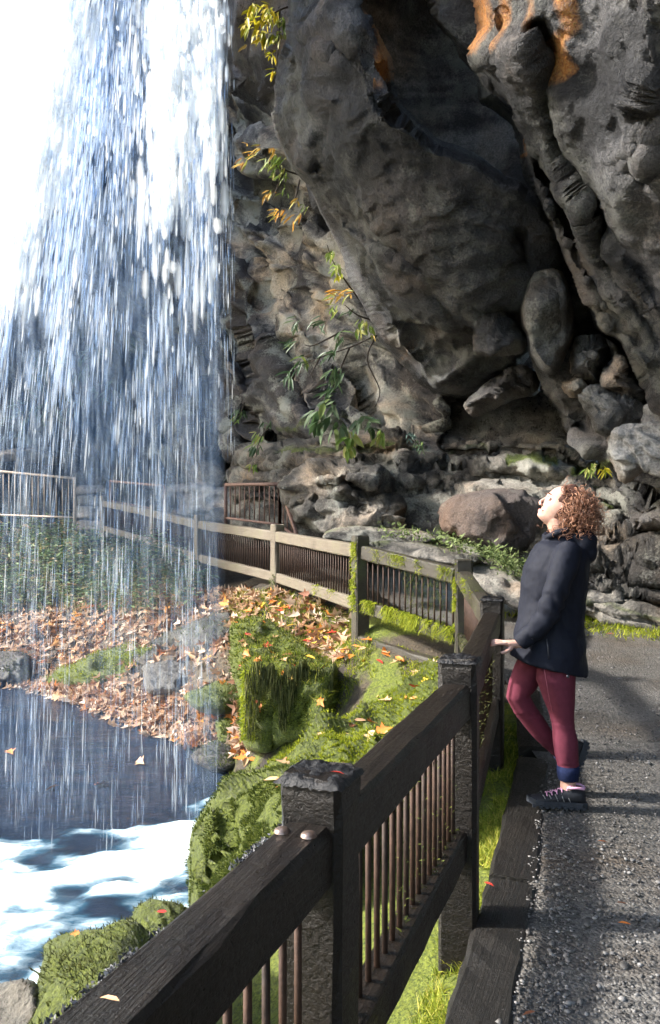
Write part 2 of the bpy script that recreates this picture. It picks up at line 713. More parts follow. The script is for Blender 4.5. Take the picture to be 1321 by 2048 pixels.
def beam(p0, p1, w, h, ch=0.012, segs=8, warp=0.004, seed=0, up=(0, 0, 1), endrough=0.0):
    """a sawn timber from p0 to p1 (centre line), chamfered, slightly warped: arrays"""
    p0, p1 = Vector(p0), Vector(p1)
    t = (p1 - p0).normalized()
    s = t.cross(Vector(up))
    if s.length < 1e-4:
        s = Vector((1, 0, 0))
    s.normalize()
    u = s.cross(t)
    r = random.Random(seed)
    prof = [(-w / 2 + ch, -h / 2), (w / 2 - ch, -h / 2), (w / 2, -h / 2 + ch), (w / 2, h / 2 - ch), (w / 2 - ch, h / 2), (0, h / 2 + ch * .15), (-w / 2 + ch, h / 2), (-w / 2, h / 2 - ch), (-w / 2, -h / 2 + ch)]
    V, F = [], []
    k = len(prof)
    for i in range(segs + 1):
        c = p0.lerp(p1, i / segs)
        for (a, b) in prof:
            V.append(c + s * (a + r.uniform(-warp, warp)) + u * (b + r.uniform(-warp, warp)))
    for i in range(segs):
        for j in range(k):
            a, b = i * k + j, i * k + (j + 1) % k
            F.append((a, b, b + k, a + k))
    F.append(tuple(reversed(range(k))))
    F.append(tuple(range(segs * k, segs * k + k)))
    return V, F

# ------------------------------------------------------------------ the setting: cliff, ground, path, pool
ROCK_BACK = rock_mat('rock_back', (0.045, 0.044, 0.048), (0.20, 0.192, 0.182), (0.46, 0.44, 0.39), 0.8, 0.6, 0.65, 7, dip=50)
ROCK_DARK = rock_mat('rock_dark', (0.009, 0.0100, 0.013), (0.029, 0.0310, 0.038), (0.078, 0.081, 0.091), 0.25, 0.7, 0.55, 11)
ROCK_RIGHT = rock_mat('rock_right', (0.012, 0.0122, 0.0145), (0.046, 0.046, 0.050), (0.120, 0.118, 0.121), 0.3, 0.8, 0.6, 13)
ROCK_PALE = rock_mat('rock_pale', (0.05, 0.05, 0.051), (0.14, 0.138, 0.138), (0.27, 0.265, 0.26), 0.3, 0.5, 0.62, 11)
ROCK_STRATA = rock_mat('rock_strata', (0.018, 0.017, 0.016), (0.085, 0.080, 0.071), (0.24, 0.222, 0.195), 0.5, 0.7, 0.6, 9)
ROCK_BROWN = rock_mat('rock_brown', (0.026, 0.020, 0.020), (0.066, 0.052, 0.049), (0.125, 0.102, 0.094), 0.25, 0.8, 0.65, 14)
ROCK_WET = rock_mat('rock_wet', (0.012, 0.012, 0.014), (0.042, 0.040, 0.041), (0.11, 0.106, 0.10), 0.2, 0.6, 0.4, 10)

ROUGH = [(1.6, 0.16, 'n', 1), (0.8, 0.16, 'f', 1.4), (0.16, 0.02, 'n', 1)]

back_cliff = rock('cliff_face', [(170, -200), (150, 0), (115, 130), (85, 280), (55, 430), (15, 590), (-60, 680), (-250, 740), (-250, 1120), (300, 1130), (700, 1120), (900, 1010), (920, 500), (900, -200)],
    [(150, 0, 17.5), (0, 700, 17.5), (0, 1000, 18), (300, 500, 18.2), (300, 950, 18), (430, 500, 17.8), (440, 950, 16.3), (470, 250, 17.4), (560, 250, 14.8), (560, 600, 14.2), (600, 900, 13.2), (680, 500, 12.4), (760, 800, 11.8), (850, 900, 11.3), (850, 300, 12), (800, 0, 13), (-200, 900, 18), (300, 0, 18.4)],
    ROCK_BACK, R=40, back=3, step=4.5, jitter=10, seed=3,
    disp=[(2.6, 0.22, 'n', 1), (2.6, 0.38, 'f', 5.0, 50), (0.9, 0.10, 'f', 4.5, 50), (0.32, 0.06, 's', 1.0, 52), (0.3, 0.03, 'f', 4.0, 50), (0.1, 0.015, 'n', 1)],
    creases=[([(445, 505), (500, 560), (540, 650), (590, 780), (640, 850)], 16, 0.9), ([(448, 180), (500, 220), (560, 300)], 12, 0.4), ([(450, 330), (520, 380), (600, 400), (660, 440)], 10, 0.35),
             ([(470, 420), (560, 470), (650, 520)], 12, 0.4), ([(560, 560), (620, 640), (700, 760), (760, 850)], 18, 0.6), ([(600, 700), (700, 850)], 14, 0.5), ([(440, 640), (480, 720), (520, 830)], 14, 0.9),
             ([(0, 860), (200, 880), (450, 870), (560, 880)], 10, 0.9), ([(0, 930), (180, 940), (420, 930), (540, 920)], 14, 1.4), ([(180, 990), (450, 980)], 22, 1.2), ([(100, 700), (300, 740), (420, 700)], 18, 0.7),
             ([(100, 300), (250, 420), (420, 560)], 26, 0.8)],
    dip=50, wet=[([(-260, -250), (440, -250), (445, 480), (520, 660), (600, 860), (440, 1130), (-260, 1130)], 40, 1.0, 'area')],
    moss=[([(250, 680), (300, 760)], 60, 0.7), ([(560, 860), (700, 850)], 30, 0.6), ([(60, 700), (130, 860)], 60, 0.5)])

# the lip of the cliff that the water springs from, above the picture
lx = np.linspace(-6.2, 0.6, 40)
ly = np.linspace(6.3, 10.0, 40)
LX, LY = np.meshgrid(lx, ly)
ed = np.minimum(np.minimum(LX + 6.2, 0.6 - LX), np.minimum(LY - 6.3, 10.0 - LY))
bulge = np.clip(ed / 1.0, 0, 1)
qq = np.stack([LX, LY, 0 * LX], -1)
LZ0 = np.maximum(7.25, 2.1 + .66 * LY) + (1 - np.sqrt(np.maximum(1 - (1 - bulge) ** 2, 0))) * 1.2 + fbm(qq / .8, 4, 301) * .2
LZ1 = 12.0 - (1 - np.sqrt(np.maximum(1 - (1 - bulge) ** 2, 0))) * 1.5 + fbm(qq / .8, 4, 302) * .2
nn = LX.size
ii = np.arange(nn).reshape(LX.shape)
q0 = np.stack([ii[:-1, :-1], ii[1:, :-1], ii[1:, 1:], ii[:-1, 1:]], -1).reshape(-1, 4)
rim = np.concatenate([ii[0, :], ii[1:, -1], ii[-1, -2::-1], ii[-2::-1, 0]])
q2 = np.stack([rim[:-1], rim[1:], rim[1:] + nn, rim[:-1] + nn], -1)
lipme = npmesh('cliff_lip', np.concatenate([np.stack([LX, LY, LZ0], -1).reshape(-1, 3), np.stack([LX, LY, LZ1], -1).reshape(-1, 3)]), np.concatenate([q0, q0[:, ::-1] + nn, q2]))
set_attr(lipme, 'tone', np.full(2 * nn, .45))
tag(link('cliff_lip', lipme, ROCK_DARK), kind='structure')

# the cliff goes on over the path and behind the camera
prof_ = np.array(smooth_poly([(6.6, -.4), (6.3, 1.5), (6.0, 3.2), (5.2, 5.2), (4.0, 7.2), (2.4, 8.6), (1.0, 9.2), (.4, 9.9), (.8, 11.5), (3, 13.5), (9, 14.5)], 6, False))
ys = np.linspace(-9, 9.2, 60)
PI_, YI_ = np.meshgrid(np.arange(len(prof_)), ys)
CX = prof_[PI_][..., 0] + np.clip((YI_ - 3.5) * .35, 0, 4)
CZ = prof_[PI_][..., 1] + .15
CW = np.stack([CX, YI_, CZ], -1)
o1, o2 = facets(CW / 1.4, 501) * .25 + fbm(CW / 1.2, 3, 503) * .2, fbm(CW / .9, 4, 502) * .18
CW = CW + np.stack([o1, 0 * o1, o2 * (CZ > 3)], -1)
ii = np.arange(PI_.size).reshape(PI_.shape)
cme = npmesh('cliff_roof', CW.reshape(-1, 3), np.stack([ii[:-1, :-1], ii[1:, :-1], ii[1:, 1:], ii[:-1, 1:]], -1).reshape(-1, 4))
set_attr(cme, 'tone', np.full(PI_.size, .5))
tag(link('cliff_roof', cme, ROCK_DARK), kind='structure')
tx, ty = np.meshgrid(np.linspace(-1.6, 12, 30), np.linspace(9.0, 19, 24))
tz = 11.8 + fbm(np.stack([tx, ty, 0 * tx], -1) / 2, 3, 77) * .4 + np.clip((ty - 12) * .3, 0, 3)
ii = np.arange(tx.size).reshape(tx.shape)
qa = np.stack([ii[:-1, :-1], ii[1:, :-1], ii[1:, 1:], ii[:-1, 1:]], -1).reshape(-1, 4)
rim = np.concatenate([ii[0, :], ii[1:, -1], ii[-1, -2::-1], ii[-2::-1, 0]])
tme = npmesh('cliff_top', np.concatenate([np.stack([tx, ty, tz], -1).reshape(-1, 3), np.stack([tx, ty, tz + 2.5], -1).reshape(-1, 3)]), np.concatenate([qa, qa[:, ::-1] + tx.size, np.stack([rim[:-1], rim[1:], rim[1:] + tx.size, rim[:-1] + tx.size], -1)]))
set_attr(tme, 'tone', np.full(2 * tx.size, .5))
tag(link('cliff_top', tme, ROCK_DARK), kind='structure')

# unseen rock added beyond the left edge to shade the back cliff
wn_, wm_ = 44, 30
th, ph = np.meshgrid(np.linspace(0, 2 * np.pi, wn_, endpoint=False), np.linspace(0, np.pi, wm_))
sgn = lambda a, e: np.sign(a) * np.abs(a) ** e
W_ = np.stack([-12.0 + 3.4 * sgn(np.sin(ph), .45) * sgn(np.cos(th), .45), 16.8 + 5.4 * sgn(np.sin(ph), .45) * sgn(np.sin(th), .45), 13.4 + 5.8 * sgn(np.cos(ph), .45)], -1)
W_ += fbm(W_ / 1.5, 3, 611)[..., None] * .25
ii = np.arange(wn_ * wm_).reshape(wm_, wn_)
jj = np.roll(ii, -1, 1)
ame = npmesh('sun_blocker_rock', W_.reshape(-1, 3), np.stack([ii[:-1], ii[1:], jj[1:], jj[:-1]], -1).reshape(-1, 4))
set_attr(ame, 'tone', np.full(wn_ * wm_, .5))
tag(link('sun_blocker_rock', ame, ROCK_DARK), kind='structure')

side_cliff = rock('dark_cliff_corner', [(455, -150), (446, 60), (452, 175), (500, 195), (552, 232), (620, 150), (650, -150)],
    [(450, 0, 12.5), (450, 170, 13.0), (550, 200, 11.5), (560, 0, 11)], ROCK_WET, R=30, back=1.5, step=5, seed=5, disp=ROUGH)

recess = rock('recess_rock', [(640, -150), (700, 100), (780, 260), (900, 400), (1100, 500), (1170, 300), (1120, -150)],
    [(700, 0, 9.0), (850, 100, 9.8), (900, 300, 9.6), (1050, 300, 9.2), (1000, 0, 9.4), (1100, 400, 9)], ROCK_PALE, R=30, back=1, step=6, seed=8, disp=[(1.6, .2, 'n', 1), (.5, .05, 'n', 1)])  # paler rock colour stands in for ambient light in this recess

overhang = rock('overhang_rock', [(600, -150), (578, 0), (572, 60), (552, 171), (549, 248), (581, 331), (617, 378), (652, 443), (682, 520), (723, 609), (764, 682), (802, 731), (850, 775), (930, 800), (1010, 765), (1080, 690), (1120, 560), (1110, 440), (1060, 378), (1013, 349), (954, 313), (889, 284), (824, 237), (794, 201), (776, 118), (745, 50), (711, 0), (690, -150)],
    [(580, 0, 7.7), (560, 200, 8.1), (650, 60, 6.9), (740, 100, 6.6), (690, 280, 7.0), (850, 340, 6.9), (1000, 400, 6.9), (620, 350, 8.1), (700, 500, 8.5), (800, 550, 7.9), (1000, 600, 7.9), (760, 660, 9.3), (850, 760, 9.9), (960, 760, 9.6), (1080, 650, 8.6)],
    ROCK_DARK, R=26, back=1.6, step=3.6, seed=11, jitter=4,
    disp=[(1.3, 0.06, 'n', 1), (1.6, 0.08, 'f', 2.0, 20), (0.24, 0.009, 's', 1.0, 6), (0.30, 0.020, 'f', 3.0, 8), (0.09, 0.010, 'n', 1)],
    creases=[([(600, 80), (680, 90), (740, 160), (760, 210), (800, 240)], 10, 0.14), ([(690, 30), (730, 140), (775, 215)], 16, -0.16), ([(640, 340), (700, 440), (780, 490), (860, 560), (940, 640)], 22, 0.22),
             ([(700, 470), (800, 520), (900, 590), (980, 650)], 14, -0.16), ([(630, 190), (650, 200)], 16, -0.15), ([(590, 130), (640, 250), (640, 330)], 14, 0.12), ([(830, 690), (930, 690), (1010, 640)], 26, 0.3),
             ([(1040, 470), (1050, 520)], 12, 0.2), ([(560, 80), (600, 60), (660, 100)], 10, -0.12), ([(880, 760), (960, 700), (970, 640)], 12, -0.2)],
    stain=[([(720, -60), (735, 10), (758, 60), (772, 150)], 32, 1.25), ([(800, 720), (830, 690)], 26, 0.5)])

shoulder = rock('cliff_shoulder', [(820, -150), (847, 0), (895, 71), (948, 142), (966, 201), (1007, 237), (1034, 266), (1060, 372), (1130, 372), (1110, 200), (1070, -150)],
    [(850, 0, 6.7), (900, 60, 6.6), (960, 180, 6.7), (1040, 280, 6.9), (1050, 0, 6.2), (1100, 300, 6.9)], ROCK_DARK, R=22, back=1.2, step=4, seed=13, disp=[(.8, .08, 'n', 1), (.5, .05, 'f', 1), (.1, .012, 'n', 1)])

right_cliff = rock('right_cliff', [(920, -150), (942, 0), (950, 60), (955, 100), (985, 165), (1030, 225), (1045, 290), (1052, 330), (1075, 400), (1110, 470), (1140, 550), (1187, 653), (1233, 690), (1274, 762), (1300, 800), (1325, 828), (1550, 950), (1550, -150)],
    [(950, 0, 5.5), (1000, 150, 5.7), (1321, 0, 4.6), (1200, 150, 5.0), (1060, 330, 6.3), (1321, 400, 5.2), (1140, 520, 6.6), (1220, 400, 5.6), (1321, 780, 6.6), (1200, 640, 6.9), (1321, 650, 6.0), (1500, 300, 4.8), (1500, 900, 6.3)],
    ROCK_RIGHT, R=24, back=1.3, step=3.6, seed=17, jitter=4,
    disp=[(0.9, 0.06, 'n', 1), (0.9, 0.10, 'f', 3.0, 58), (0.34, 0.014, 's', 1.0, 58), (0.2, 0.012, 'f', 2.0, 58), (0.09, 0.010, 'n', 1)],
    creases=[([(1070, 60), (1095, 150), (1108, 260), (1150, 340), (1195, 400)], 13, 0.20), ([(1085, 330), (1120, 400), (1160, 500), (1215, 600), (1270, 680)], 20, 0.5), ([(1190, 430), (1215, 520), (1270, 600), (1321, 690)], 13, 0.3),
             ([(1000, 200), (1055, 330), (1090, 420), (1140, 510)], 15, -0.09), ([(1265, 300), (1285, 310)], 24, -0.16), ([(1000, 30), (1010, 120)], 10, 0.07),
             ([(960, 90), (1000, 150), (1010, 190)], 10, 0.18), ([(1290, 160), (1270, 240), (1300, 260)], 10, -0.09), ([(1180, 560), (1240, 640), (1290, 730)], 14, -0.2), ([(1240, 520), (1300, 620)], 10, -0.14), ([(1100, 240), (1110, 330), (1160, 450)], 18, -0.08),
             ([(1270, 330), (1290, 345)], 18, 0.18)],
    stain=[([(950, -80), (955, 10), (968, 80)], 30, 1.0), ([(985, -80), (1000, 20), (1010, 80)], 32, .9), ([(1040, -80), (1055, 10), (1060, 50)], 28, .8), ([(1090, -80), (1115, 10), (1128, 60), (1100, 90), (1105, 125), (1120, 150)], 30, 1.2), ([(1130, -60), (1135, 60)], 16, .9), ([(1050, 280), (1048, 310)], 14, 0.8), ([(1280, 700), (1310, 790)], 16, 0.45)],
    moss=[([(1235, 640), (1290, 760)], 25, 0.35)])

core_pts = []  # unseen rock added behind the overhang to keep sun off the recess
for (x0, x1, y0, y1, z0, z1, sd_) in [(-.42, .22, 8.8, 12.0, 5.5, 12.0, 901)]:
    V, F = ball_ = [], []
    nu_, nv_ = 40, 30
    th, ph = np.meshgrid(np.linspace(0, 2 * np.pi, nu_, endpoint=False), np.linspace(0, np.pi, nv_))
    sgn = lambda a, e: np.sign(a) * np.abs(a) ** e
    bx = (x0 + x1) / 2 + (x1 - x0) / 2 * sgn(np.sin(ph), .5) * sgn(np.cos(th), .5)
    by = (y0 + y1) / 2 + (y1 - y0) / 2 * sgn(np.sin(ph), .5) * sgn(np.sin(th), .5)
    bz = (z0 + z1) / 2 + (z1 - z0) / 2 * sgn(np.cos(ph), .5)
    W_ = np.stack([bx, by, bz], -1)
    W_ += fbm(W_ / 1.0, 3, sd_)[..., None] * .15
    ii = np.arange(nu_ * nv_).reshape(nv_, nu_)
    jj = np.roll(ii, -1, 1)
    kme = npmesh('overhang_sun_block', W_.reshape(-1, 3), np.stack([ii[:-1], ii[1:], jj[1:], jj[:-1]], -1).reshape(-1, 4))
    set_attr(kme, 'tone', np.full(nu_ * nv_, .4))
    tag(link('overhang_sun_block', kme, ROCK_DARK), kind='structure')
hollow = rock('hollow_back', [(880, 700), (1000, 680), (1120, 690), (1200, 780), (1230, 940), (1100, 960), (900, 960), (860, 820)],
    [(900, 750, 11.5), (1050, 800, 11.0), (1180, 900, 10.2), (950, 930, 11)], ROCK_WET, R=30, back=.6, step=6, seed=18, disp=[(1, .15, 'n', 1), (.6, .1, 'f', 2)])
spur = rock('lower_spur', [(1075, 470), (1062, 600), (1069, 732), (1080, 773), (1102, 814), (1124, 850), (1151, 888), (1200, 925), (1240, 985), (1262, 1050), (1330, 1062), (1550, 1100), (1550, 700), (1250, 560), (1150, 460)],
    [(1080, 560, 8.2), (1090, 750, 8.4), (1140, 870, 8.7), (1250, 980, 8.0), (1321, 700, 7.8), (1321, 1000, 7.6), (1200, 700, 8.2)], ROCK_RIGHT, R=22, back=1.0, step=4, seed=19,
    disp=[(.7, .08, 'n', 1), (.45, .10, 'f', 1.8), (.1, .015, 'n', 1)], creases=[([(1240, 960), (1290, 985), (1340, 1000)], 8, .25), ([(1100, 800), (1160, 850)], 14, .2)], moss=[([(1180, 935), (1230, 925)], 25, 0.8)])

hang_block = rock('hanging_block', [(1058, 541), (1085, 533), (1112, 533), (1135, 568), (1148, 615), (1151, 665), (1137, 697), (1112, 745), (1088, 745), (1069, 722), (1053, 686), (1045, 609)],
    [(1060, 560, 7.5), (1100, 600, 7.25), (1140, 640, 7.6), (1090, 720, 7.55), (1060, 680, 7.5)], ROCK_PALE, R=16, back=.6, step=2.6, seed=23, jitter=3, disp=[(.5, .03, 'n', 1), (.4, .06, 'f', .8), (.12, .012, 'f', 1), (.07, .006, 'n', 1)],
    creases=[([(1122, 560), (1130, 640), (1128, 690)], 7, -0.06)], kind=None, label='tall grey block wedged in the cliff above the person', cat='rock')
LUMPS = [
    ('rock_lump', [(1148, 676), (1180, 668), (1202, 669), (1228, 697), (1205, 740), (1198, 768), (1165, 764), (1146, 748), (1142, 715)], 7.55, ROCK_PALE, 'knobbly grey lump of rock right of the tall hanging block'),
    ('rock_lump', [(1206, 677), (1232, 692), (1262, 735), (1292, 800), (1262, 818), (1230, 792), (1200, 775), (1204, 742), (1222, 712)], 7.2, ROCK_PALE, 'pale bluish wedge of rock below the right cliff edge'),
    ('rock_lump', [(1157, 787), (1190, 768), (1240, 784), (1275, 792), (1302, 830), (1290, 862), (1232, 872), (1190, 862), (1173, 824)], 7.15, ROCK_PALE, 'wavy layered grey rock bulging below the pale wedge'),
    ('rock_lump', [(1214, 879), (1235, 850), (1280, 832), (1302, 808), (1345, 822), (1500, 900), (1500, 1000), (1335, 962), (1292, 935), (1252, 966), (1224, 928)], 6.9, ROCK_PALE, 'broad pale grey rock at the right edge above path'),
    ('rock_lump', [(930, 804), (975, 766), (1026, 731), (1069, 742), (1078, 785), (1032, 800), (990, 818), (950, 828)], 9.0, ROCK_RIGHT, 'pointed grey wedge of rock over the dark hollow'),
    ('rock_lump', [(945, 668), (965, 630), (1000, 625), (1045, 650), (1050, 700), (1000, 715), (950, 705)], 8.0, ROCK_DARK, 'dark knob under the overhang beside the tall block'),
    ('rock_lump', [(1128, 765), (1165, 755), (1180, 790), (1150, 800), (1130, 785)], 7.7, ROCK_PALE, 'small grey nub between the hanging block and layered rock'),
]
for i, (nm, ol, dY, m_, lab) in enumerate(LUMPS):
    a = np.array(ol)
    c = a.mean(0)
    ct = [(c[0], c[1], dY - .12)] + [(x, y, dY + .1) for x, y in ol[::2]]
    rock(nm, ol, ct, m_, R=18, back=.7, step=2.8, seed=30 + i, jitter=3, disp=[(.45, .03, 'n', 1), (.35, .07, 'f', 2.4, 15), (.12, .018, 'f', 2.4, 15), (.07, .006, 'n', 1)], kind=None, label=lab, cat='rock', group='rocks bulging from the cliff')

STRATA = []
_r = random.Random(9)
for v0, u0, u1 in [(985, 1160, 1330), (1012, 1165, 1330), (1034, 1170, 1330), (1056, 1150, 1330), (1092, 1165, 1340), (1118, 1165, 1340), (1134, 1165, 1340), (1168, 1160, 1340), (1205, 1165, 1340), (900, 800, 1000), (925, 780, 960), (940, 860, 1060), (962, 990, 1180), (893, 620, 800), (912, 540, 700), (955, 470, 600), (1000, 470, 590), (970, 880, 1000)]:
    pl = [(u0 + (u1 - u0) * k / 5, v0 + _r.uniform(-5, 5) + k * _r.uniform(0, 2.5)) for k in range(6)]
    STRATA.append((pl, _r.uniform(2.6, 4.5), _r.uniform(.12, .28)))
lower_wall = rock('layered_cliff_base', [(470, 905), (560, 885), (620, 875), (700, 862), (800, 852), (880, 884), (1000, 884), (1120, 888), (1200, 920), (1321, 960), (1550, 990), (1550, 1330), (1321, 1285), (1170, 1240), (1040, 1200), (900, 1150), (760, 1110), (600, 1100), (470, 1080)],
    [(480, 950, 14.2), (560, 950, 12.6), (700, 950, 10.9), (850, 900, 10.9), (850, 1000, 10.2), (1000, 920, 10.4), (1000, 1000, 9.6), (1200, 1000, 9.0), (1321, 1000, 8.3), (1321, 1090, 8.1), (1321, 1260, 7.9), (1170, 1225, 8.3), (1000, 1150, 9.0), (700, 1080, 10.6), (500, 1060, 13.6), (1500, 1250, 7.5)],
    ROCK_STRATA, R=22, back=.9, step=3.6, seed=41, jitter=5,
    disp=[(1.3, .06, 'n', 1), (.20, .09, 's', 1.0, 5), (1.4, .05, 'f', 5.0, 5), (.4, .018, 'f', 5.0, 5), (.08, .008, 'n', 2)],
    creases=[([(880, 915), (1000, 905), (1100, 908), (1180, 938), (1240, 950)], 9, .5), ([(740, 955), (800, 975), (900, 985), (1000, 955), (1120, 960)], 8, .35), ([(1165, 1150), (1240, 1155), (1321, 1178)], 6, .25), ([(1180, 1180), (1260, 1190), (1340, 1215)], 6, .22),
             ([(1160, 1072), (1230, 1078), (1321, 1062)], 7, .28), ([(1190, 1000), (1250, 1040), (1290, 1050)], 8, .2), ([(470, 930), (540, 945), (600, 935)], 7, .35), ([(480, 975), (560, 985)], 6, .3), ([(1170, 1100), (1321, 1098)], 22, -.12), ([(960, 930), (1100, 930)], 14, -.25), ([(800, 880), (820, 960)], 16, -.3)] + STRATA,
    moss=[([(1020, 925), (1060, 918), (1110, 926)], 18, 1.0), ([(560, 905), (720, 895), (780, 880)], 30, .7), ([(1150, 945), (1215, 930)], 22, 1.0), ([(1190, 990), (1215, 1030)], 26, .8), ([(880, 1060), (1060, 1150)], 40, .7), ([(1170, 1200), (1321, 1240)], 20, .6), ([(900, 905), (980, 890)], 16, .6)])
rock('lichened_boulder', [(562, 985), (585, 940), (640, 918), (700, 912), (765, 930), (795, 970), (812, 1030), (800, 1062), (700, 1066), (640, 1072), (600, 1055), (572, 1020)],
    [(600, 960, 10.7), (690, 960, 10.0), (780, 990, 10.0), (700, 1050, 9.9), (600, 1040, 10.8)], ROCK_STRATA, R=24, back=.9, step=3, seed=44, jitter=6, disp=[(.6, .06, 'n', 1), (.7, .12, 'f', 3.0, 12), (.25, .04, 'f', 3, 12), (.08, .012, 'n', 1)],
    creases=[([(690, 960), (740, 990), (800, 1000)], 8, .25), ([(600, 1010), (680, 1000), (760, 1040)], 7, .2), ([(620, 960), (700, 950), (740, 965)], 9, -.12)], kind=None, label='large pale lichened boulder behind the fence below the dangling shrub', cat='boulder')
rock('brown_boulder', [(878, 1015), (915, 992), (1000, 975), (1060, 985), (1095, 1010), (1088, 1060), (1062, 1108), (1000, 1112), (930, 1088), (886, 1062)],
    [(900, 1020, 9.1), (980, 1030, 8.75), (1070, 1030, 8.9), (980, 1095, 8.8)], ROCK_BROWN, R=26, back=.8, step=3, seed=47, jitter=4, disp=[(.5, .03, 'n', 1), (.45, .06, 'f', 1.4), (.12, .016, 'f', 1), (.07, .008, 'n', 1)],
    kind=None, label='rounded brown boulder at the cliff foot in front of the face', cat='boulder')
SLABS = [([(650, 1064), (720, 1050), (830, 1060), (880, 1078), (840, 1092), (740, 1090), (660, 1082)], 9.3, 'flat grey slab behind the post next to pale boulder'),
         ([(725, 1088), (800, 1080), (900, 1096), (965, 1120), (930, 1136), (840, 1122), (740, 1108)], 8.6, 'long grey slab behind the mossy top rail'),
         ([(930, 1130), (985, 1130), (1050, 1165), (1075, 1205), (1040, 1222), (975, 1190), (935, 1160)], 7.9, 'sloping grey slab left of the jacket')]
for i, (ol, dY, lab) in enumerate(SLABS):
    c = np.array(ol).mean(0)
    ct = [(c[0], c[1], dY)] + [(x, y, dY + (c[1] - y) * 0.016) for x, y in ol]
    rock('stone_slab', ol, ct, ROCK_STRATA, R=9, back=.5, step=2.6, seed=50 + i, jitter=2.5, disp=[(.5, .04, 'n', 1), (.3, .03, 'f', 3)], kind=None, label=lab, cat='slab', group='slabs along the cliff foot',
         moss=[([(x, y) for x, y in ol[:3]], 16, .6)])
# ledge rocks seen through the falling water
rock('ledge_rock', [(-40, 915), (0, 905), (50, 895), (95, 905), (130, 920), (110, 934), (60, 925), (0, 928), (-40, 935)], [(-40, 910, 17.2), (40, 910, 17.0), (120, 925, 17.1)], ROCK_PALE, R=8, back=1.2, step=3, seed=61, jitter=3,
     disp=[(.5, .06, 'n', 1), (.3, .04, 'f', 2)], kind=None, label='thin pale ledge jutting over the metal railing at left', cat='rock')
rock('ledge_rock', [(325, 975), (400, 965), (450, 975), (560, 985), (570, 1040), (450, 1050), (340, 1035)], [(340, 980, 16.0), (450, 985, 15.2), (450, 1040, 15.0), (560, 1000, 14.0)], ROCK_PALE, R=14, back=.8, step=3, seed=62, jitter=4,
     disp=[(.5, .08, 'n', 1), (.4, .09, 'f', 2.5)], kind=None, label='pale streaked ledge behind the falling water and fence', cat='rock')
wallroot = empty('stone_pillar', P(178, 1062, 16.6))
tag(wallroot, 'short stacked-stone pillar at the end of the left railing', 'pillar')
bpy.context.view_layer.update()
for i, (v0, v1, du) in enumerate([(972, 990, 0), (990, 1012, 3), (1012, 1040, -2), (1040, 1064, 1)]):
    ol = [(152 + du, v0), (180, v0 - 2), (208 + du, v0 + 1), (210 + du, v1 - 1), (180, v1 + 1), (151 + du, v1 - 1)]
    s = rock('stone', ol, [(152, v0, 16.6), (208, v0, 16.4), (152, v1, 16.55), (208, v1, 16.35), (180, v0, 16.4)], ROCK_PALE, R=5, back=.4, step=2.6, seed=70 + i, jitter=1.5, disp=[(.2, .03, 'n', 1)], kind=None)
    s.parent = wallroot
    s.matrix_parent_inverse = wallroot.matrix_world.inverted()


# ------------------------------------------------------------------ ground, gravel path, pool
ZP = [(-5, 0), (4.9, 0), (6.5, .155), (7.5, .30), (9.8, .38), (12, .49), (14, .62), (16, .85), (22, 1.3)]


def zpath(y):
    return np.interp(y, [a for a, b in ZP], [b for a, b in ZP])


EDGE = [(-1.3, -3), (-1.0, 1.0), (-.80, 2.5), (-.50, 4), (-.28, 4.8), (-.35, 5.8), (-.75, 6.8), (-1.05, 7.6), (-1.15, 8.7), (-2.2, 9.4), (-3.2, 10.1), (-4.2, 11.2), (-5.2, 12.3), (-9, 13.2), (-60, 14)]
BANK = []
for (u, v, Y) in [(0, 1372, 12.2), (100, 1368, 12.1), (250, 1440, 10.1), (430, 1495, 9.0), (50, 1270, 13.4), (250, 1250, 11.8), (400, 1180, 11.6), (470, 1250, 9.6), (560, 1235, 9.0), (620, 1215, 9.0), (730, 1275, 7.4), (800, 1430, 6.2), (640, 1450, 7.0), (870, 1480, 5.6), (720, 1640, 4.9), (640, 1730, 4.4), (100, 1130, 15.5), (0, 1090, 17), (300, 1130, 13.4), (0, 1180, 15.2), (160, 1190, 14.2)]:
    p = P(u, v, Y)
    BANK.append((p.x, p.y, p.z))
BANK += [(-.5, 1, -.45), (-.3, 2.5, -.5), (-.15, 3.5, -.4), (.4, 2, -.14), (.55, 3.0, -.14), (.8, 4, -.13), (1.05, 5, -.12), (2, 2, -.1), (2, 6, .0), (4, 4, 0), (4, 8, .2), (1, 9, .35), (-1, 12, .45), (-3, 14.5, .6), (-5, 17, .85), (-9, 17, .6), (-12, 14.5, -.6), (2, 12, .4), (6, 12, .4)]
_bank = tps([(a, b, c) for a, b, c in BANK], 3.0)


def ground_z(x, y):
    d, _, _ = seg_dist(x, y, EDGE, False)
    poly = EDGE + [(-60, 200), (60, 200), (60, -60), (-1.3, -60)]
    s = np.where(inside(x, y, poly), d, -d)
    w = np.interp(y, [0, 7, 9, 12], [.35, .4, .5, .6])
    t = np.clip((s + w * 0.5) / w, 0, 1)
    t = t * t * (3 - 2 * t)
    bz = np.clip(_bank(x, y), -1.25, 1.4)
    far = np.clip((y - 18) / 6, 0, 1)
    bz = bz * (1 - far) + 0.9 * far
    q = np.stack([x, y, np.zeros_like(x)], -1)
    bz = bz + fbm(q / .5, 4, 4) * 0.05 * np.clip(s * 2, 0, 1)
    return -1.75 * (1 - t) + bz * t, s


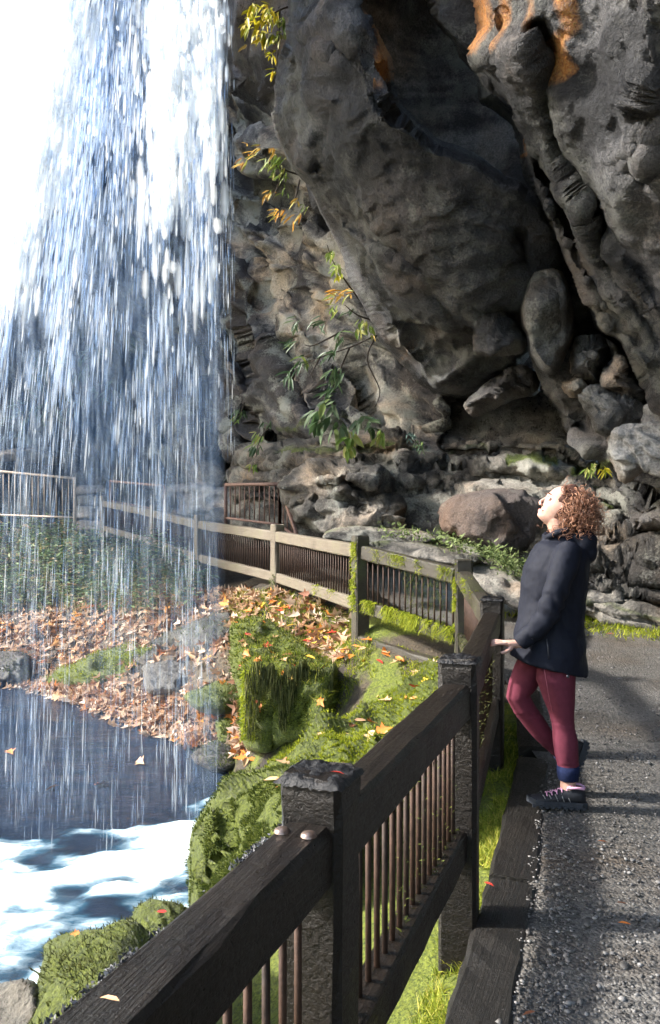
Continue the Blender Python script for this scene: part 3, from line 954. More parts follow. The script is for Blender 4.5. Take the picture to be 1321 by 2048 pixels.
gx = np.concatenate([[-400, -150, -60, -30, -20], np.arange(-14, 5, .09), np.arange(5, 12, .6), [20, 60, 150, 400]])
gy = np.concatenate([[-300, -80, -20, -6, -2], np.arange(-.5, 18.5, .09), [20, 24, 30, 60, 150, 600]])
GX, GY = np.meshgrid(gx, gy)
GZ, GS = ground_z(GX, GY)
pathmask = GX > np.interp(GY, [0, 2.2, 3.2, 4.8, 6.0, 7.5, 9, 12], [-.1, .4, .72, 1.2, 1.5, 1.2, .8, -.5])
GZ = np.where(pathmask & (GZ > zpath(GY) - .06), zpath(GY) - .06, GZ)
nx_, ny_ = len(gx), len(gy)
ii = np.arange(nx_ * ny_).reshape(ny_, nx_)
gme = npmesh('ground', np.stack([GX, GY, GZ], -1).reshape(-1, 3), np.stack([ii[:-1, :-1], ii[:-1, 1:], ii[1:, 1:], ii[1:, :-1]], -1).reshape(-1, 4))
gme.polygons.foreach_set('use_smooth', [True] * len(gme.polygons))
mossg = np.clip(1 - np.abs(GY - 6) / 4, 0, 1) * (GX < 1.2) * (.45 + .5 * fbm(np.stack([GX, GY, GZ], -1) / .5, 3, 7))
mossg = np.maximum(mossg * 1.6, ((GY < 6) & (GX < 1.4) & (GY > 0)) * .95)
set_attr(gme, 'moss', np.clip(mossg, 0, 1).ravel())
set_attr(gme, 'tone', np.clip(fbm(np.stack([GX, GY, GZ], -1) / .6, 4, 55) * .3 + .5, 0, 1).ravel())
GROUND_M = rock_mat('ground_soil', (0.018, 0.014, 0.010), (0.055, 0.042, 0.028), (0.11, 0.085, 0.055), 0.15, 0.6, 0.8, 14, mosscol=((.04, .06, .008), (.19, .22, .025)))
ground = link('ground', gme, GROUND_M)
tag(ground, kind='structure')

# gravel path
px = np.arange(0.2, 9, .05)
py = np.arange(.6, 13, .05)
PX, PY = np.meshgrid(px, py)
PZ = zpath(PY) - 0.01 + fbm(np.stack([PX, PY, 0 * PX], -1) / .9, 3, 9) * .012
left_edge = np.interp(PY, [0, 2.17, 3.2, 4.76, 6.0, 7.5, 9, 13], [-.35, .42, .75, 1.2, 1.45, 1.2, .85, -.9])
right_edge = np.interp(PY, [0, 7, 8.2, 9.5, 11, 13], [9, 9, 6.0, 2.9, 1.5, 0.6])
pk = (PX > left_edge) & (PX < right_edge)
cell = pk[:-1, :-1] & pk[1:, :-1] & pk[:-1, 1:] & pk[1:, 1:]
ii = np.arange(PX.size).reshape(PX.shape)
pme = npmesh('gravel_path', np.stack([PX, PY, PZ], -1).reshape(-1, 3), np.stack([ii[:-1, :-1][cell], ii[:-1, 1:][cell], ii[1:, 1:][cell], ii[1:, :-1][cell]], -1))
pme.polygons.foreach_set('use_smooth', [True] * len(pme.polygons))
m, nt, b = newmat('gravel_ground')
v = mapping(nt)
n1 = noise(nt, 1.3, 6, .6, v)
vor = nt.nodes.new('ShaderNodeTexVoronoi')
vor.inputs['Scale'].default_value = 70
nt.links.new(v, vor.inputs['Vector'])
c = ramp(nt, [(.3, (.050, .046, .041)), (.5, (.086, .081, .075)), (.7, (.135, .128, .12))], n1).outputs[0]
c = mixc(nt, ramp(nt, [(.48, (0, 0, 0)), (.66, (.8, .8, .8))], noise(nt, .9, 5, .6, mapping(nt, (1, 1.8, 1)))).outputs[0], c, (.062, .047, .034))
g2 = ramp(nt, [(0, (.45, .45, .45)), (1, (1.7, 1.68, 1.62))], vor.outputs['Color'])
c = mixc(nt, .85, c, g2.outputs[0], 'MULTIPLY')
spk = ramp(nt, [(.62, (0, 0, 0)), (.72, (1, 1, 1))], noise(nt, 55, 3, .7, v))
c = mixc(nt, math_n(nt, 'MULTIPLY', spk.outputs[0], .5), c, (.24, .23, .21))
nt.links.new(c, b.inputs['Base Color'])
b.inputs['Roughness'].default_value = .62
hh = math_n(nt, 'ADD', math_n(nt, 'MULTIPLY', vor.outputs['Distance'], -.8), noise(nt, 40, 5, .7, v))
bump(nt, b, hh, .9, .012)
path = link('gravel_path', pme, m)
tag(path, kind='structure')
# loose stones
def stones(name, n, x, y, z, size, mat, seed):
    r = np.random.default_rng(seed)
    ico = bmesh.new()
    bmesh.ops.create_icosphere(ico, subdivisions=1, radius=1)
    ico.verts.ensure_lookup_table()
    iv = np.array([v.co[:] for v in ico.verts])
    # octahedron-like reduced stone: 12 verts, 20 faces needs subdivisions=1
    iff = np.array([[v.index for v in f.verts] for f in ico.faces])
    ico.free()
    if len(iv) > 12:
        pass
    V = iv[None] * r.uniform(.65, 1.25, (n, len(iv), 1)) * (size * r.lognormal(0, .38, n))[:, None, None] * np.stack([r.uniform(.7, 1.3, n), r.uniform(.7, 1.3, n), r.uniform(.4, .8, n)], -1)[:, None]
    a = r.uniform(0, 6.28, n)
    ca, sa = np.cos(a)[:, None], np.sin(a)[:, None]
    V = np.stack([V[..., 0] * ca - V[..., 1] * sa, V[..., 0] * sa + V[..., 1] * ca, V[..., 2]], -1)
    V += np.stack([x, y, z], -1)[:, None]
    F = (np.arange(n) * len(iv))[:, None, None] + iff[None]
    me = npmesh(name, V.reshape(-1, 3), F.reshape(-1, 3))
    o = link(name, me, mat)
    o['kind'] = 'stuff'
    return o
GRAV = rand_mat('gravel_stone', [(0, (.035, .033, .032)), (.35, (.075, .07, .066)), (.7, (.13, .125, .12)), (.9, (.18, .172, .165)), (1, (.26, .25, .24))], .55, .4, src='island', noise_amt=.3)
r = np.random.default_rng(5)
n = 26000
yy = 1.9 + 9 * r.random(n) ** 1.8
le = np.interp(yy, [0, 2.17, 3.2, 4.76, 6.0, 7.5, 9, 13], [-.15, .55, .9, 1.38, 1.6, 1.4, 1.0, -.7])
xx = le + r.random(n) * np.minimum(yy * .75, 4)
zz = zpath(yy) - .004
xx = np.where(r.random(n) < .12, le - .12 + r.random(n) * .2, xx)
tag(stones('gravel', n, xx, yy, zz, .0052, GRAV, 6), 'loose grey gravel scattered over the path', 'gravel', kind='stuff')

# ------------------------------------------------------------------ pool
wx = np.arange(-14, .6, .045)
wy = np.arange(2.2, 14.5, .045)
WX, WY = np.meshgrid(wx, wy)
WU = 660.5 + WX / WY * FPX
WV = 1024 + (CAMZ + 1.12) / WY * FPX
foam = .30 * np.clip((WV - 1660) / 60, 0, 1) * np.clip((WU + 200) / 100, 0, 1)
for line, w, s in [([(-200, 1830), (0, 1790), (100, 1760), (200, 1735), (300, 1700), (400, 1655), (450, 1640)], 42, 1.0), ([(-200, 1720), (0, 1705), (120, 1700)], 22, .55), ([(-100, 2010), (60, 1975), (140, 1930)], 45, .9), ([(0, 1870), (180, 1800)], 22, .5), ([(180, 1790), (300, 1760), (370, 1700)], 26, .9), ([(200, 1850), (340, 1800)], 14, .3)]:
    d, _, _ = seg_dist(WU, WV, line, False)
    foam = np.maximum(foam, s * np.clip(1.25 - d / w, 0, 1))
q = np.stack([WX, WY, 0 * WX], -1)
foam = np.clip(foam + fbm(q * np.array([1, 1.6, 1]) / .5, 5, 77, .6) * .55 * (foam > 0.02) - .05, 0, 1)
near = np.clip((7.6 - WY) / 1.5, 0, 1)
WZ = -1.12 + foam * .025 + fbm(q / .6, 4, 71, .5) * (.008 + .028 * near) + fbm(q * np.array([.5, 2.0, 1]) / .5, 3, 72) * .012
ii = np.arange(WX.size).reshape(WX.shape)
wme = npmesh('pool_water', np.stack([WX, WY, WZ], -1).reshape(-1, 3), np.stack([ii[:-1, :-1], ii[:-1, 1:], ii[1:, 1:], ii[1:, :-1]], -1).reshape(-1, 4))
wme.polygons.foreach_set('use_smooth', [True] * len(wme.polygons))
set_attr(wme, 'foam', foam.ravel())
m, nt, b = newmat('pool_water')
v = mapping(nt)
fa = attr(nt, 'foam')
nf = noise(nt, 2.6, 9, .72, mapping(nt, (1, 2.6, 1)), .8)
fm = ramp(nt, [(.50, (0, 0, 0)), (.68, (.22, .22, .22)), (1.0, (1, 1, 1))], math_n(nt, 'ADD', math_n(nt, 'MULTIPLY', fa, .85), math_n(nt, 'MULTIPLY', nf, .75)))
deep = ramp(nt, [(0, (.015, .024, .042)), (.3, (.035, .11, .17)), (.8, (.15, .42, .54))], math_n(nt, 'MULTIPLY', fa, math_n(nt, 'ADD', nf, .4)))
nt.links.new(mixc(nt, fm.outputs[0], deep.outputs[0], (.80, .90, .93)), b.inputs['Base Color'])
nt.links.new(ramp(nt, [(0, (.12,) * 3), (1, (.75,) * 3)], fm.outputs[0]).outputs[0], b.inputs['Roughness'])
b.inputs['IOR'].default_value = 1.33
bump(nt, b, math_n(nt, 'ADD', noise(nt, 9, 7, .7, mapping(nt, (1, 2.2, 1))), math_n(nt, 'MULTIPLY', nf, 0.6)), .45, .04)
pool = link('pool_water', wme, m)
tag(pool, kind='structure')

# ------------------------------------------------------------------ the waterfall
def water_mat(name, stops, alpha_lo, alpha_hi, veil=False):
    m, nt, b = newmat(name)
    dif = nt.nodes.new('ShaderNodeBsdfDiffuse')
    trl = nt.nodes.new('ShaderNodeBsdfTranslucent')
    trp = nt.nodes.new('ShaderNodeBsdfTransparent')
    if veil:
        n1 = noise(nt, 1.0, 4, .6, mapping(nt, (26, 26, 2.2)))
        n2 = noise(nt, 1.0, 3, .6, mapping(nt, (2.2, 2.2, .5)))
        f = math_n(nt, 'ADD', math_n(nt, 'MULTIPLY', n1, .6), math_n(nt, 'MULTIPLY', n2, .4))
        al = math_n(nt, 'MULTIPLY', ramp(nt, [(.40, (alpha_lo,) * 3), (.62, (alpha_hi,) * 3)], f).outputs[0], attr(nt, 'dens'))
        c = ramp(nt, stops, n1).outputs[0]
    else:
        gi = nt.nodes.new('ShaderNodeNewGeometry')
        f = gi.outputs['Random Per Island']
        al = math_n(nt, 'MULTIPLY', ramp(nt, [(0, (alpha_lo,) * 3), (1, (alpha_hi,) * 3)], f).outputs[0], attr(nt, 'fade'))
        c = ramp(nt, stops, f).outputs[0]
    nt.links.new(c, dif.inputs[0])
    nt.links.new(c, trl.inputs[0])
    mx1 = nt.nodes.new('ShaderNodeMixShader')
    mx1.inputs[0].default_value = .5
    nt.links.new(dif.outputs[0], mx1.inputs[1])
    nt.links.new(trl.outputs[0], mx1.inputs[2])
    mx2 = nt.nodes.new('ShaderNodeMixShader')
    nt.links.new(al, mx2.inputs[0])
    nt.links.new(trp.outputs[0], mx2.inputs[1])
    nt.links.new(mx1.outputs[0], mx2.inputs[2])
    nt.links.new(mx2.outputs[0], nt.nodes['Material Output'].inputs['Surface'])
    return m


m = water_mat('falling_water', [(0, (.22, .37, .66)), (.3, (.38, .53, .79)), (.55, (.60, .72, .89)), (.75, (.88, .93, .98)), (1, (.97, .98, 1.0))], .60, .95)  # blue tones paint skylight and shade onto water that is itself white
FALLW = water_mat('white_water', [(0, (.72, .82, .95)), (.4, (.92, .96, 1.0)), (1, (.98, .99, 1.0))], .85, 1.0)
VEIL = water_mat('water_veil', [(.38, (.10, .22, .46)), (.62, (.55, .68, .88))], .04, .40, True)  # veil blue is painted-in skylight, filling between the strings
FALL = m


def streaks(name, n, Yr, dens, length, width, seed, vr=(-260, 1700), parent=None, mat=None):
    """falling strings of drops: slim tapered spindles with a triangular section. dens(u, v) -> probability"""
    r = np.random.default_rng(seed)
    U, V, D = [], [], []
    while sum(len(a) for a in U) < n:
        u = r.uniform(-160, 470, 20000)
        v = r.uniform(vr[0], vr[1], 20000)
        k = r.random(20000) < dens(u, v)
        U.append(u[k])
        V.append(v[k])
    u = np.concatenate(U)[:n]
    v = np.concatenate(V)[:n]
    Y = r.uniform(Yr[0], Yr[1], n) + np.interp(u, [-160, 460], [.55, -.30])
    c = Pn(u, v, Y)
    # the curtain spreads a little as it falls
    slant = np.interp(u, [-160, 150, 300, 450], [-.20, -.14, -.03, 0]) * np.interp(v, [-200, 600, 1200], [1.0, .8, .25])
    L = length * r.lognormal(0, .5, n) * np.interp(v, [-260, 200, 700, 1000], [.6, .7, 1.1, 1.3])
    w = width * r.lognormal(0, .45, n) * np.interp(v, [-260, 250, 700, 1000, 1700], [1.25, 1.15, .9, .6, .45])
    d = np.stack([slant * 1.0, 0 * slant, -np.ones(n)], -1)
    d /= np.linalg.norm(d, axis=1, keepdims=True)
    yaw = r.uniform(-.9, .9, n)
    side = np.stack([np.cos(yaw), np.sin(yaw), 0 * yaw], -1)
    bul = np.stack([-np.sin(yaw), np.cos(yaw), 0 * yaw], -1)
    vf = np.interp(v, [300, 900, 1300, 1700], [1, .62, .5, .45])
    rows = ((0, .25, .0), (.22, .85, .7), (.6, 1.0, 1.0), (.85, .8, .7), (1, .2, .0))
    Vv, fd = [], []
    for t, s, al in rows:
        cc = c + d * (L * (t - .5))[:, None]
        for k in (-1, 0, 1):        # a slim bowed string of water, dense in the middle, thin at its rim
            Vv.append(cc + side * (w * s * .9 * k)[:, None] + bul * (w * .35 * (1 - abs(k)))[:, None])
            fd.append(vf * al * (1.0 if k == 0 else .0))
    K = len(Vv)
    VV = np.stack(Vv, 1).reshape(-1, 3)
    F = []
    for i in range(len(rows) - 1):
        for k in range(2):
            p0 = i * 3 + k
            F.append((p0, p0 + 1, p0 + 4, p0 + 3))
    F = (np.arange(n) * K)[:, None, None] + np.array(F)[None]
    me = npmesh(name, VV, F.reshape(-1, 4))
    set_attr(me, 'fade', np.stack(fd, 1).ravel())
    return link(name, me, mat or FALL, parent)


def left_edge_u(v):
    return np.interp(v, [-260, 0, 130, 280, 430, 590, 760, 1000], [190, 140, 105, 75, 45, 5, -60, -160])


def dens_main(u, v):
    l = left_edge_u(v)
    right = np.interp(v, [-200, 0, 300, 700, 1000, 1200, 1500, 1700], [450, 446, 446, 432, 415, 430, 440, 430])
    band = np.clip((u - l + 30) / 50, 0, 1) * np.clip((right - u) / 40, 0, 1) ** .7
    clump = .55 + .65 * fbm(np.stack([u / 40, v / 170, 0 * u], -1), 3, 5)
    fall = np.interp(v, [-200, 300, 650, 850, 980, 1200, 1450, 1650, 1700], [1, 1, .75, .34, .15, .13, .24, .12, .0])
    return np.clip(band * clump * fall, 0, 1)


def dens_white(u, v):
    core = np.exp(-((u - np.interp(v, [-200, 0, 300, 450], [370, 370, 335, 330])) / np.interp(v, [-200, 0, 300], [75, 60, 36])) ** 2) * np.interp(v, [-200, 200, 330, 480], [1, 1, .6, .05])
    core2 = np.exp(-((u - 415) / 24) ** 2) * np.interp(v, [-200, 0, 260, 420], [1, 1, .6, .05])
    left = np.exp(-((u - left_edge_u(v) - 10) / 35) ** 2) * np.interp(v, [-200, 500, 800], [1, .9, 0])
    return np.clip(np.maximum(np.maximum(core, core2), left), 0, 1)


fallroot = streaks('waterfall', 11500, (5.5, 6.6), dens_main, .16, .0075, 11)
tag(fallroot, kind='structure')
tag(streaks('waterfall_core', 4000, (4.85, 5.0), dens_white, .17, .017, 12, (-260, 620), mat=FALLW), kind='structure')
tag(streaks('waterfall_drops', 900, (4.6, 6.0), lambda u, v: dens_main(u, v) * .6, .12, .006, 13, (0, 1600)), kind='structure')


def dens_thin(u, v):
    return np.exp(-((u - 455) / 14) ** 2) * np.interp(v, [-200, 900, 1000], [.8, .5, 0])
tag(streaks('waterfall_fringe', 260, (7, 9), dens_thin, .22, .004, 14, (-200, 900)), kind='structure')
# thin veils of spray between the strings of drops
for kk, Yv in enumerate((5.8, 6.6)):
    uu = np.linspace(-170, 452, 60)
    vv = np.linspace(-260, 1690, 120)
    UU, VV = np.meshgrid(uu, vv)
    YY = Yv + fbm(np.stack([UU / 120, 0 * UU, 0 * UU + kk], -1), 2, 5) * .15
    WW = Pn(UU, VV, YY)
    le = left_edge_u(VV)
    dn = np.clip((UU - le + 60) / 90, 0, 1) * np.clip((450 - UU) / 20, 0, 1) * np.interp(VV, [-260, 300, 700, 1000, 1300, 1560, 1690], [1.0, 1.0, .75, .40, .22, .24, 0])
    ii = np.arange(UU.size).reshape(UU.shape)
    vme = npmesh('waterfall_veil', WW.reshape(-1, 3), np.stack([ii[:-1, :-1], ii[1:, :-1], ii[1:, 1:], ii[:-1, 1:]], -1).reshape(-1, 4))
    set_attr(vme, 'dens', dn.ravel())
    vme.polygons.foreach_set('use_smooth', [True] * len(vme.polygons))
    tag(link('waterfall_veil', vme, VEIL), kind='structure')
# drips off the overhang
dr = np.random.default_rng(3)

# ------------------------------------------------------------------ timber fence with rusty bars
def wood_mat(name, dark, light, rough, gx=3.0, spec=.4, bstr=.5, greenish=0.0, grain_ang=21):
    m, nt, b = newmat(name)
    v = mapping(nt, (gx, gx, gx))
    vr_ = mapping(nt, (1, 1, 1), (0, 0, math.radians(grain_ang)))
    mp2 = nt.nodes.new('ShaderNodeMapping')
    mp2.inputs['Scale'].default_value = (55, 2.6, 55)
    nt.links.new(vr_, mp2.inputs['Vector'])
    vz = mp2.outputs[0]
    n1 = noise(nt, 1.6, 6, .65, v)
    n2 = noise(nt, 1.0, 6, .7, vz)
    n3 = noise(nt, 26, 5, .75, v)
    c = ramp(nt, [(.25, dark), (.75, light)], math_n(nt, 'ADD', math_n(nt, 'MULTIPLY', n1, .5), math_n(nt, 'MULTIPLY', n2, .5))).outputs[0]
    c = mixc(nt, .6, c, ramp(nt, [(.3, (.5, .5, .5)), (.7, (1.4, 1.4, 1.4))], n3).outputs[0], 'MULTIPLY')
    if greenish:
        c = mixc(nt, math_n(nt, 'MULTIPLY', ramp(nt, [(.5, (0, 0, 0)), (.66, (1, 1, 1))], n1).outputs[0], greenish), c, (.05, .07, .015))
    nt.links.new(c, b.inputs['Base Color'])
    rr = ramp(nt, [(.3, (max(.08, rough - .2),) * 3), (.7, (min(1, rough + .15),) * 3)], n3)
    nt.links.new(rr.outputs[0], b.inputs['Roughness'])
    b.inputs['Specular IOR Level'].default_value = spec
    bump(nt, b, math_n(nt, 'ADD', math_n(nt, 'MULTIPLY', n2, 1.3), math_n(nt, 'MULTIPLY', n3, .5)), bstr, .014)
    return m


WET = wood_mat('wet_black_timber', (.0016, .0014, .0014), (.0145, .0100, .0068), .40, spec=.28, bstr=.6)
DAMP = wood_mat('damp_timber', (.014, .012, .008), (.062, .050, .034), .6, greenish=.5)
DRY = wood_mat('weathered_timber', (.060, .048, .033), (.20, .165, .12), .75, greenish=.25, grain_ang=-28)
RUST = plain('rusty_bar', (.042, .021, .013), .7, .4, .2, .5, 30, 60, .4)
RUSTD = plain('dark_rusty_bar', (.03, .017, .012), .65, .4, .2, .5, 30, 60, .4)
BOLT = plain('bolt_steel', (.22, .16, .13), .35, .5, .8, .4, 40)
BLACKCRUST = plain('post_top_crust', (.007, .007, .008), .5, .3, 0, .7, 60, 80, .6, .01)

# posts: photo column of the top centre, distance, height of the top rail above the path datum
POSTS = [dict(x=-.62, y=.15, zt=.86), dict(x=-.02, y=1.66, zt=.86), dict(x=.475, y=2.95, zt=.862), dict(x=1.0, y=4.95, zt=.868),
         dict(x=1.08, y=6.5, zt=1.012), dict(x=.28, y=7.5, zt=1.175), dict(x=-.64, y=9.8, zt=1.243), dict(x=-1.95, y=12.0, zt=1.355), dict(x=-3.06, y=14.0, zt=1.51), dict(x=-4.5, y=16.0, zt=1.715)]
fence = empty('timber_fence', (0, 0, 0))
tag(fence, 'long timber fence with rusty iron bars between path and pool', 'fence')
PW = .135
RH, RW = .125, .105


def post_dir(i):
    a = POSTS[max(i - 1, 0)]
    c = POSTS[min(i + 1, len(POSTS) - 1)]
    if i in (3, 4):     # corner posts stay square to the nearer run
        a, c = POSTS[i - 1], POSTS[i]
    if i >= 5:
        a, c = POSTS[i], POSTS[min(i + 1, len(POSTS) - 1)]
        if i == len(POSTS) - 1: a, c = POSTS[i - 1], POSTS[i]
    return Vector((c['x'] - a['x'], c['y'] - a['y'], 0)).normalized()


def make_post(i, base):
    q = POSTS[i]
    d = post_dir(i)
    s = Vector((d.y, -d.x, 0))
    r = random.Random(100 + i)
    w = PW / 2
    ch = .014
    prof = [(-w + ch, -w), (w - ch, -w), (w, -w + ch), (w, w - ch), (w - ch, w), (-w + ch, w), (-w, w - ch), (-w, -w + ch)]
    top = q['zt'] + .085
    zs = [base, base + .25, q['zt'] - .45, q['zt'] - .2, q['zt'], top - .03, top - .008, top]
    V, F = [], []
    for k, z in enumerate(zs):
        f = 1 if k < 5 else (1.0, .99, .9)[k - 5]
        for a, c in prof:
            a2, c2 = (a * f + r.uniform(-.004, .004)), (c * f + r.uniform(-.004, .004))
            V.append(Vector((q['x'], q['y'], z + (r.uniform(-.006, .006) if k > 4 else 0))) + s * a2 + d * c2)
    K = 8
    for k in range(len(zs) - 1):
        for j in range(K):
            a, c = k * K + j, k * K + (j + 1) % K
            F.append((a, c, c + K, a + K))
    F.append(tuple(range((len(zs) - 1) * K, len(zs) * K)))
    mat = WET if i <= 3 else DAMP if i <= 4 else DRY
    if i == 5: mat = DAMP
    return MB().add(V, F).build('post', mat, fence), top, s, d


post_objs = []
for i, q in enumerate(POSTS):
    base = q['zt'] - .86 - (.25 if i < 5 else .35)
    post_objs.append(make_post(i, base))

panel = []
for i in range(len(POSTS) - 1):
    a, c = POSTS[i], POSTS[i + 1]
    A = Vector((a['x'], a['y'], a['zt']))
    C = Vector((c['x'], c['y'], c['zt']))
    d = (C - A).normalized()
    s = Vector((d.y, -d.x, 0)).normalized()
    g = PW / 2 + .004
    a0, c0 = A + d * g, C - d * g
    dn = Vector((0, 0, -1))
    mat = WET if i <= 2 else DAMP if i <= 4 else DRY
    tr = MB().add(*beam(a0 + dn * RH / 2, c0 + dn * RH / 2, RW, RH, .012, 10, .003, 200 + i)).build('top_rail', mat, fence)
    drop = .52 if i <= 2 else .50
    br = MB().add(*beam(a0 + dn * (drop + .06), c0 + dn * (drop + .06), .085, .115, .010, 10, .003, 300 + i)).build('bottom_rail', mat, fence)
    L = (c0 - a0).length
    n = max(4, int(L / .068))
    for k in range(n):
        t = (k + .6) / (n + .2)
        p = a0.lerp(c0, t)
        pv, pf = tube([p + dn * (RH - .01), p + dn * (drop + .02)], .0085, 6)
        MB().add(pv, pf).build('picket', RUST if (i > 2 or (k * 7 + i) % 3) else RUSTD, fence, True)
    panel.append((a0, c0, d, s, tr, br, drop))
# bolts where the near rail meets its post
a0, c0, d, s, tr, br, _ = panel[0]
for k, off in enumerate((-.028, .028)):
    bp = c0 - d * .055 + s * off + Vector((0, 0, .002))
    V, F = [], []
    rings = 5
    for j in range(rings):
        an = j / (rings - 1) * math.pi / 2
        for q in range(14):
            th = 2 * math.pi * q / 14
            V.append(bp + Vector((math.cos(th) * .0165 * math.cos(an), math.sin(th) * .0165 * math.cos(an), .010 * math.sin(an))))
    for j in range(rings - 1):
        for q in range(14):
            F.append((j * 14 + q, j * 14 + (q + 1) % 14, (j + 1) * 14 + (q + 1) % 14, (j + 1) * 14 + q))
    MB().add(V, F).build('bolt', BOLT, tr, True)

# rough dark crust on the near post tops
for i in (1, 2, 3):
    po, top, s_, d_ = post_objs[i]
    q = POSTS[i]
    r = np.random.default_rng(400 + i)
    nn = 26
    gu = np.linspace(-1, 1, nn)
    A_, B_ = np.meshgrid(gu, gu)
    h = np.clip((1 - np.abs(A_) ** 6) * (1 - np.abs(B_) ** 6), 0, 1) ** .5
    base = np.stack([A_ * (PW / 2 + .006), B_ * (PW / 2 + .006), 0 * A_], -1)
    z = h * .014 + fbm(np.stack([A_ * 3, B_ * 3, 0 * A_ + i], -1), 4, 7) * .007 * h + fbm(np.stack([A_ * 9, B_ * 9, 0 * A_ + i], -1), 3, 8) * .003 - .012
    sv, dv = np.array(s_), np.array(d_)
    W = np.array([q['x'], q['y'], top]) + base[..., :1] * sv + base[..., 1:2] * dv + z[..., None] * np.array([0, 0, 1.])
    ii = np.arange(nn * nn).reshape(nn, nn)
    me = npmesh('crust', W.reshape(-1, 3), np.stack([ii[:-1, :-1], ii[:-1, 1:], ii[1:, 1:], ii[1:, :-1]], -1).reshape(-1, 4))
    me.polygons.foreach_set('use_smooth', [True] * len(me.polygons))
    link('crust', me, BLACKCRUST, po)

# ------------------------------------------------------------------ timbers edging the path
EDGEM = wood_mat('black_edging_timber', (.003, .0026, .0022), (.011, .009, .007), .55, bstr=.6)
def edging(pts, w, h, label, seed, mat=EDGEM):
    V, F = [], []
    pts = [Vector(p) for p in pts]
    o = MB()
    for a, c in zip(pts[:-1], pts[1:]):
        o.add(*beam(a, c, w, h, .018, 12, .006, seed))
    ob = o.build('edging_timber', mat)
    return tag(ob, label, 'timber', 'timbers edging the path')


edging([(-.06, 1.15, -.082), (.37, 2.16, -.082), (.73, 3.22, -.082)], .20, .16, 'near wet edging timber along the gravel at the bottom', 21)
edging([(.745, 3.27, -.080), (1.23, 4.85, -.078)], .20, .15, 'wet edging timber under the person\'s toe beside the fence', 22)
edging([(1.26, 4.98, -.04), (1.50, 6.1, .06)], .18, .14, 'edging timber beyond the shoes at the bend of the fence', 23)
# retaining timbers below the mossy fence
for i, (a, c, lab) in enumerate([((1.03, 6.58, .12), (.30, 7.46, .24), 'retaining timber low under the mossiest fence panel')]):
    ob = MB().add(*beam(a, c, .12, .20, .015, 10, .006, 600 + i)).build('retaining_timber', DAMP if i == 0 else DRY)
    tag(ob, lab, 'timber', 'timbers below the fence')

# ------------------------------------------------------------------ iron railings
def railing(name, corners, z0s, h, nb, mat, label, slope_end=None):
    root = empty(name, corners[0])
    tag(root, label, 'railing', 'iron railings on the cliff walk')
    inv = Matrix.Translation(-Vector(corners[0]))
    def part(nm, V, F):
        MB().add([inv @ Vector(p) for p in V], F).build(nm, mat, root, True)
    for (a, c), (h0, h1), n, ends in zip(zip(corners[:-1], corners[1:]), h, nb, [(1, 1)] * 9):
        a, c = Vector(a), Vector(c)
        ta, tc = a + Vector((0, 0, h0)), c + Vector((0, 0, h1))
        part('top_bar', *beam(ta, tc, .05, .05, .008, 4, 0, 1))
        part('bottom_bar', *beam(a + Vector((0, 0, .08)), c + Vector((0, 0, .08)), .035, .035, .006, 4, 0, 1))
        for k in range(n + 1):
            t = k / n
            p = a.lerp(c, t)
            q = ta.lerp(tc, t)
            if k in (0, n):
                part('post', *beam(p - Vector((0, 0, .1)), q + Vector((0, 0, .02)), .05, .05, .006, 2, 0, 1, up=(0, 1, 0)))
            else:
                part('bar', *tube([p + Vector((0, 0, .08)), q], .010, 6))
    return root


RAILR = plain('railing_rust', (.16, .095, .075), .6, .4, .3, .4, 25)
RAILP = plain('railing_pale', (.42, .32, .24), .55, .4, .2, .3, 25)
pL, pR = P(-60, 1035, 17.2), P(150, 1043, 16.2)
railing('iron_railing', [pL, pR], None, [(1.05, .87)], [18], RAILP, 'sunlit iron railing at the far left above the weeds')
p1, p2, p3 = P(452, 1046, 12.6), P(560, 1060, 11.9), P(592, 1085, 11.0)
railing('iron_railing', [p1, p2, p3], None, [(.60, .68), (.68, .15)], [11, 4], RAILR, 'rusty iron railing that steps down behind the fence by the boulder')
p4, p5 = P(222, 1010, 16.2), P(330, 1030, 15.2)
railing('iron_railing', [p4, p5], None, [(.48, .55)], [2], RAILR, 'sparse iron railing behind the falling water above the leftmost panels')

# ------------------------------------------------------------------ the person looking up at the falls
YP = 4.12


def q(u, v, dy=0.0):
    """point at photo pixel (u, v) read at the person's distance, then moved dy away from the camera"""
    p = P(u, v, YP)
    return Vector((p.x, YP + dy, p.z))


def loft(secs, seg=20, axis=None):
    """secs: (centre, in-plane radius, depth radius[, tangent])"""
    V, F = [], []
    n = len(secs)
    for i, s in enumerate(secs):
        c, rw, rd = s[:3]
        t = s[3] if len(s) > 3 else (secs[min(i + 1, n - 1)][0] - secs[max(i - 1, 0)][0])
        t = Vector(t).normalized()
        dpt = Vector((0, 1, 0)) if axis is None else Vector(axis)
        nn = t.cross(dpt).normalized()
        dpt = nn.cross(t).normalized()
        for k in range(seg):
            a = 2 * math.pi * k / seg
            V.append(c + nn * (rw * math.cos(a)) + dpt * (rd * math.sin(a)))
    for i in range(n - 1):
        for k in range(seg):
            a, b = i * seg + k, i * seg + (k + 1) % seg
            F.append((a, b, b + seg, a + seg))
    F.append(tuple(reversed(range(seg))))
    F.append(tuple(range((n - 1) * seg, n * seg)))
    return V, F


def ball(c, rx, ry, rz, rot=None, nu=20, nv=14, fn=None):
    V, F = [], []
    for i in range(nv + 1):
        ph = math.pi * i / nv
        for k in range(nu):
            th = 2 * math.pi * k / nu
            p = Vector((rx * math.sin(ph) * math.cos(th), ry * math.sin(ph) * math.sin(th), rz * math.cos(ph)))
            if fn: p = fn(p)
            if rot is not None: p = rot @ p
            V.append(Vector(c) + p)
    for i in range(nv):
        for k in range(nu):
            a, b = i * nu + k, i * nu + (k + 1) % nu
            F.append((a, a + nu, b + nu, b))
    return V, F


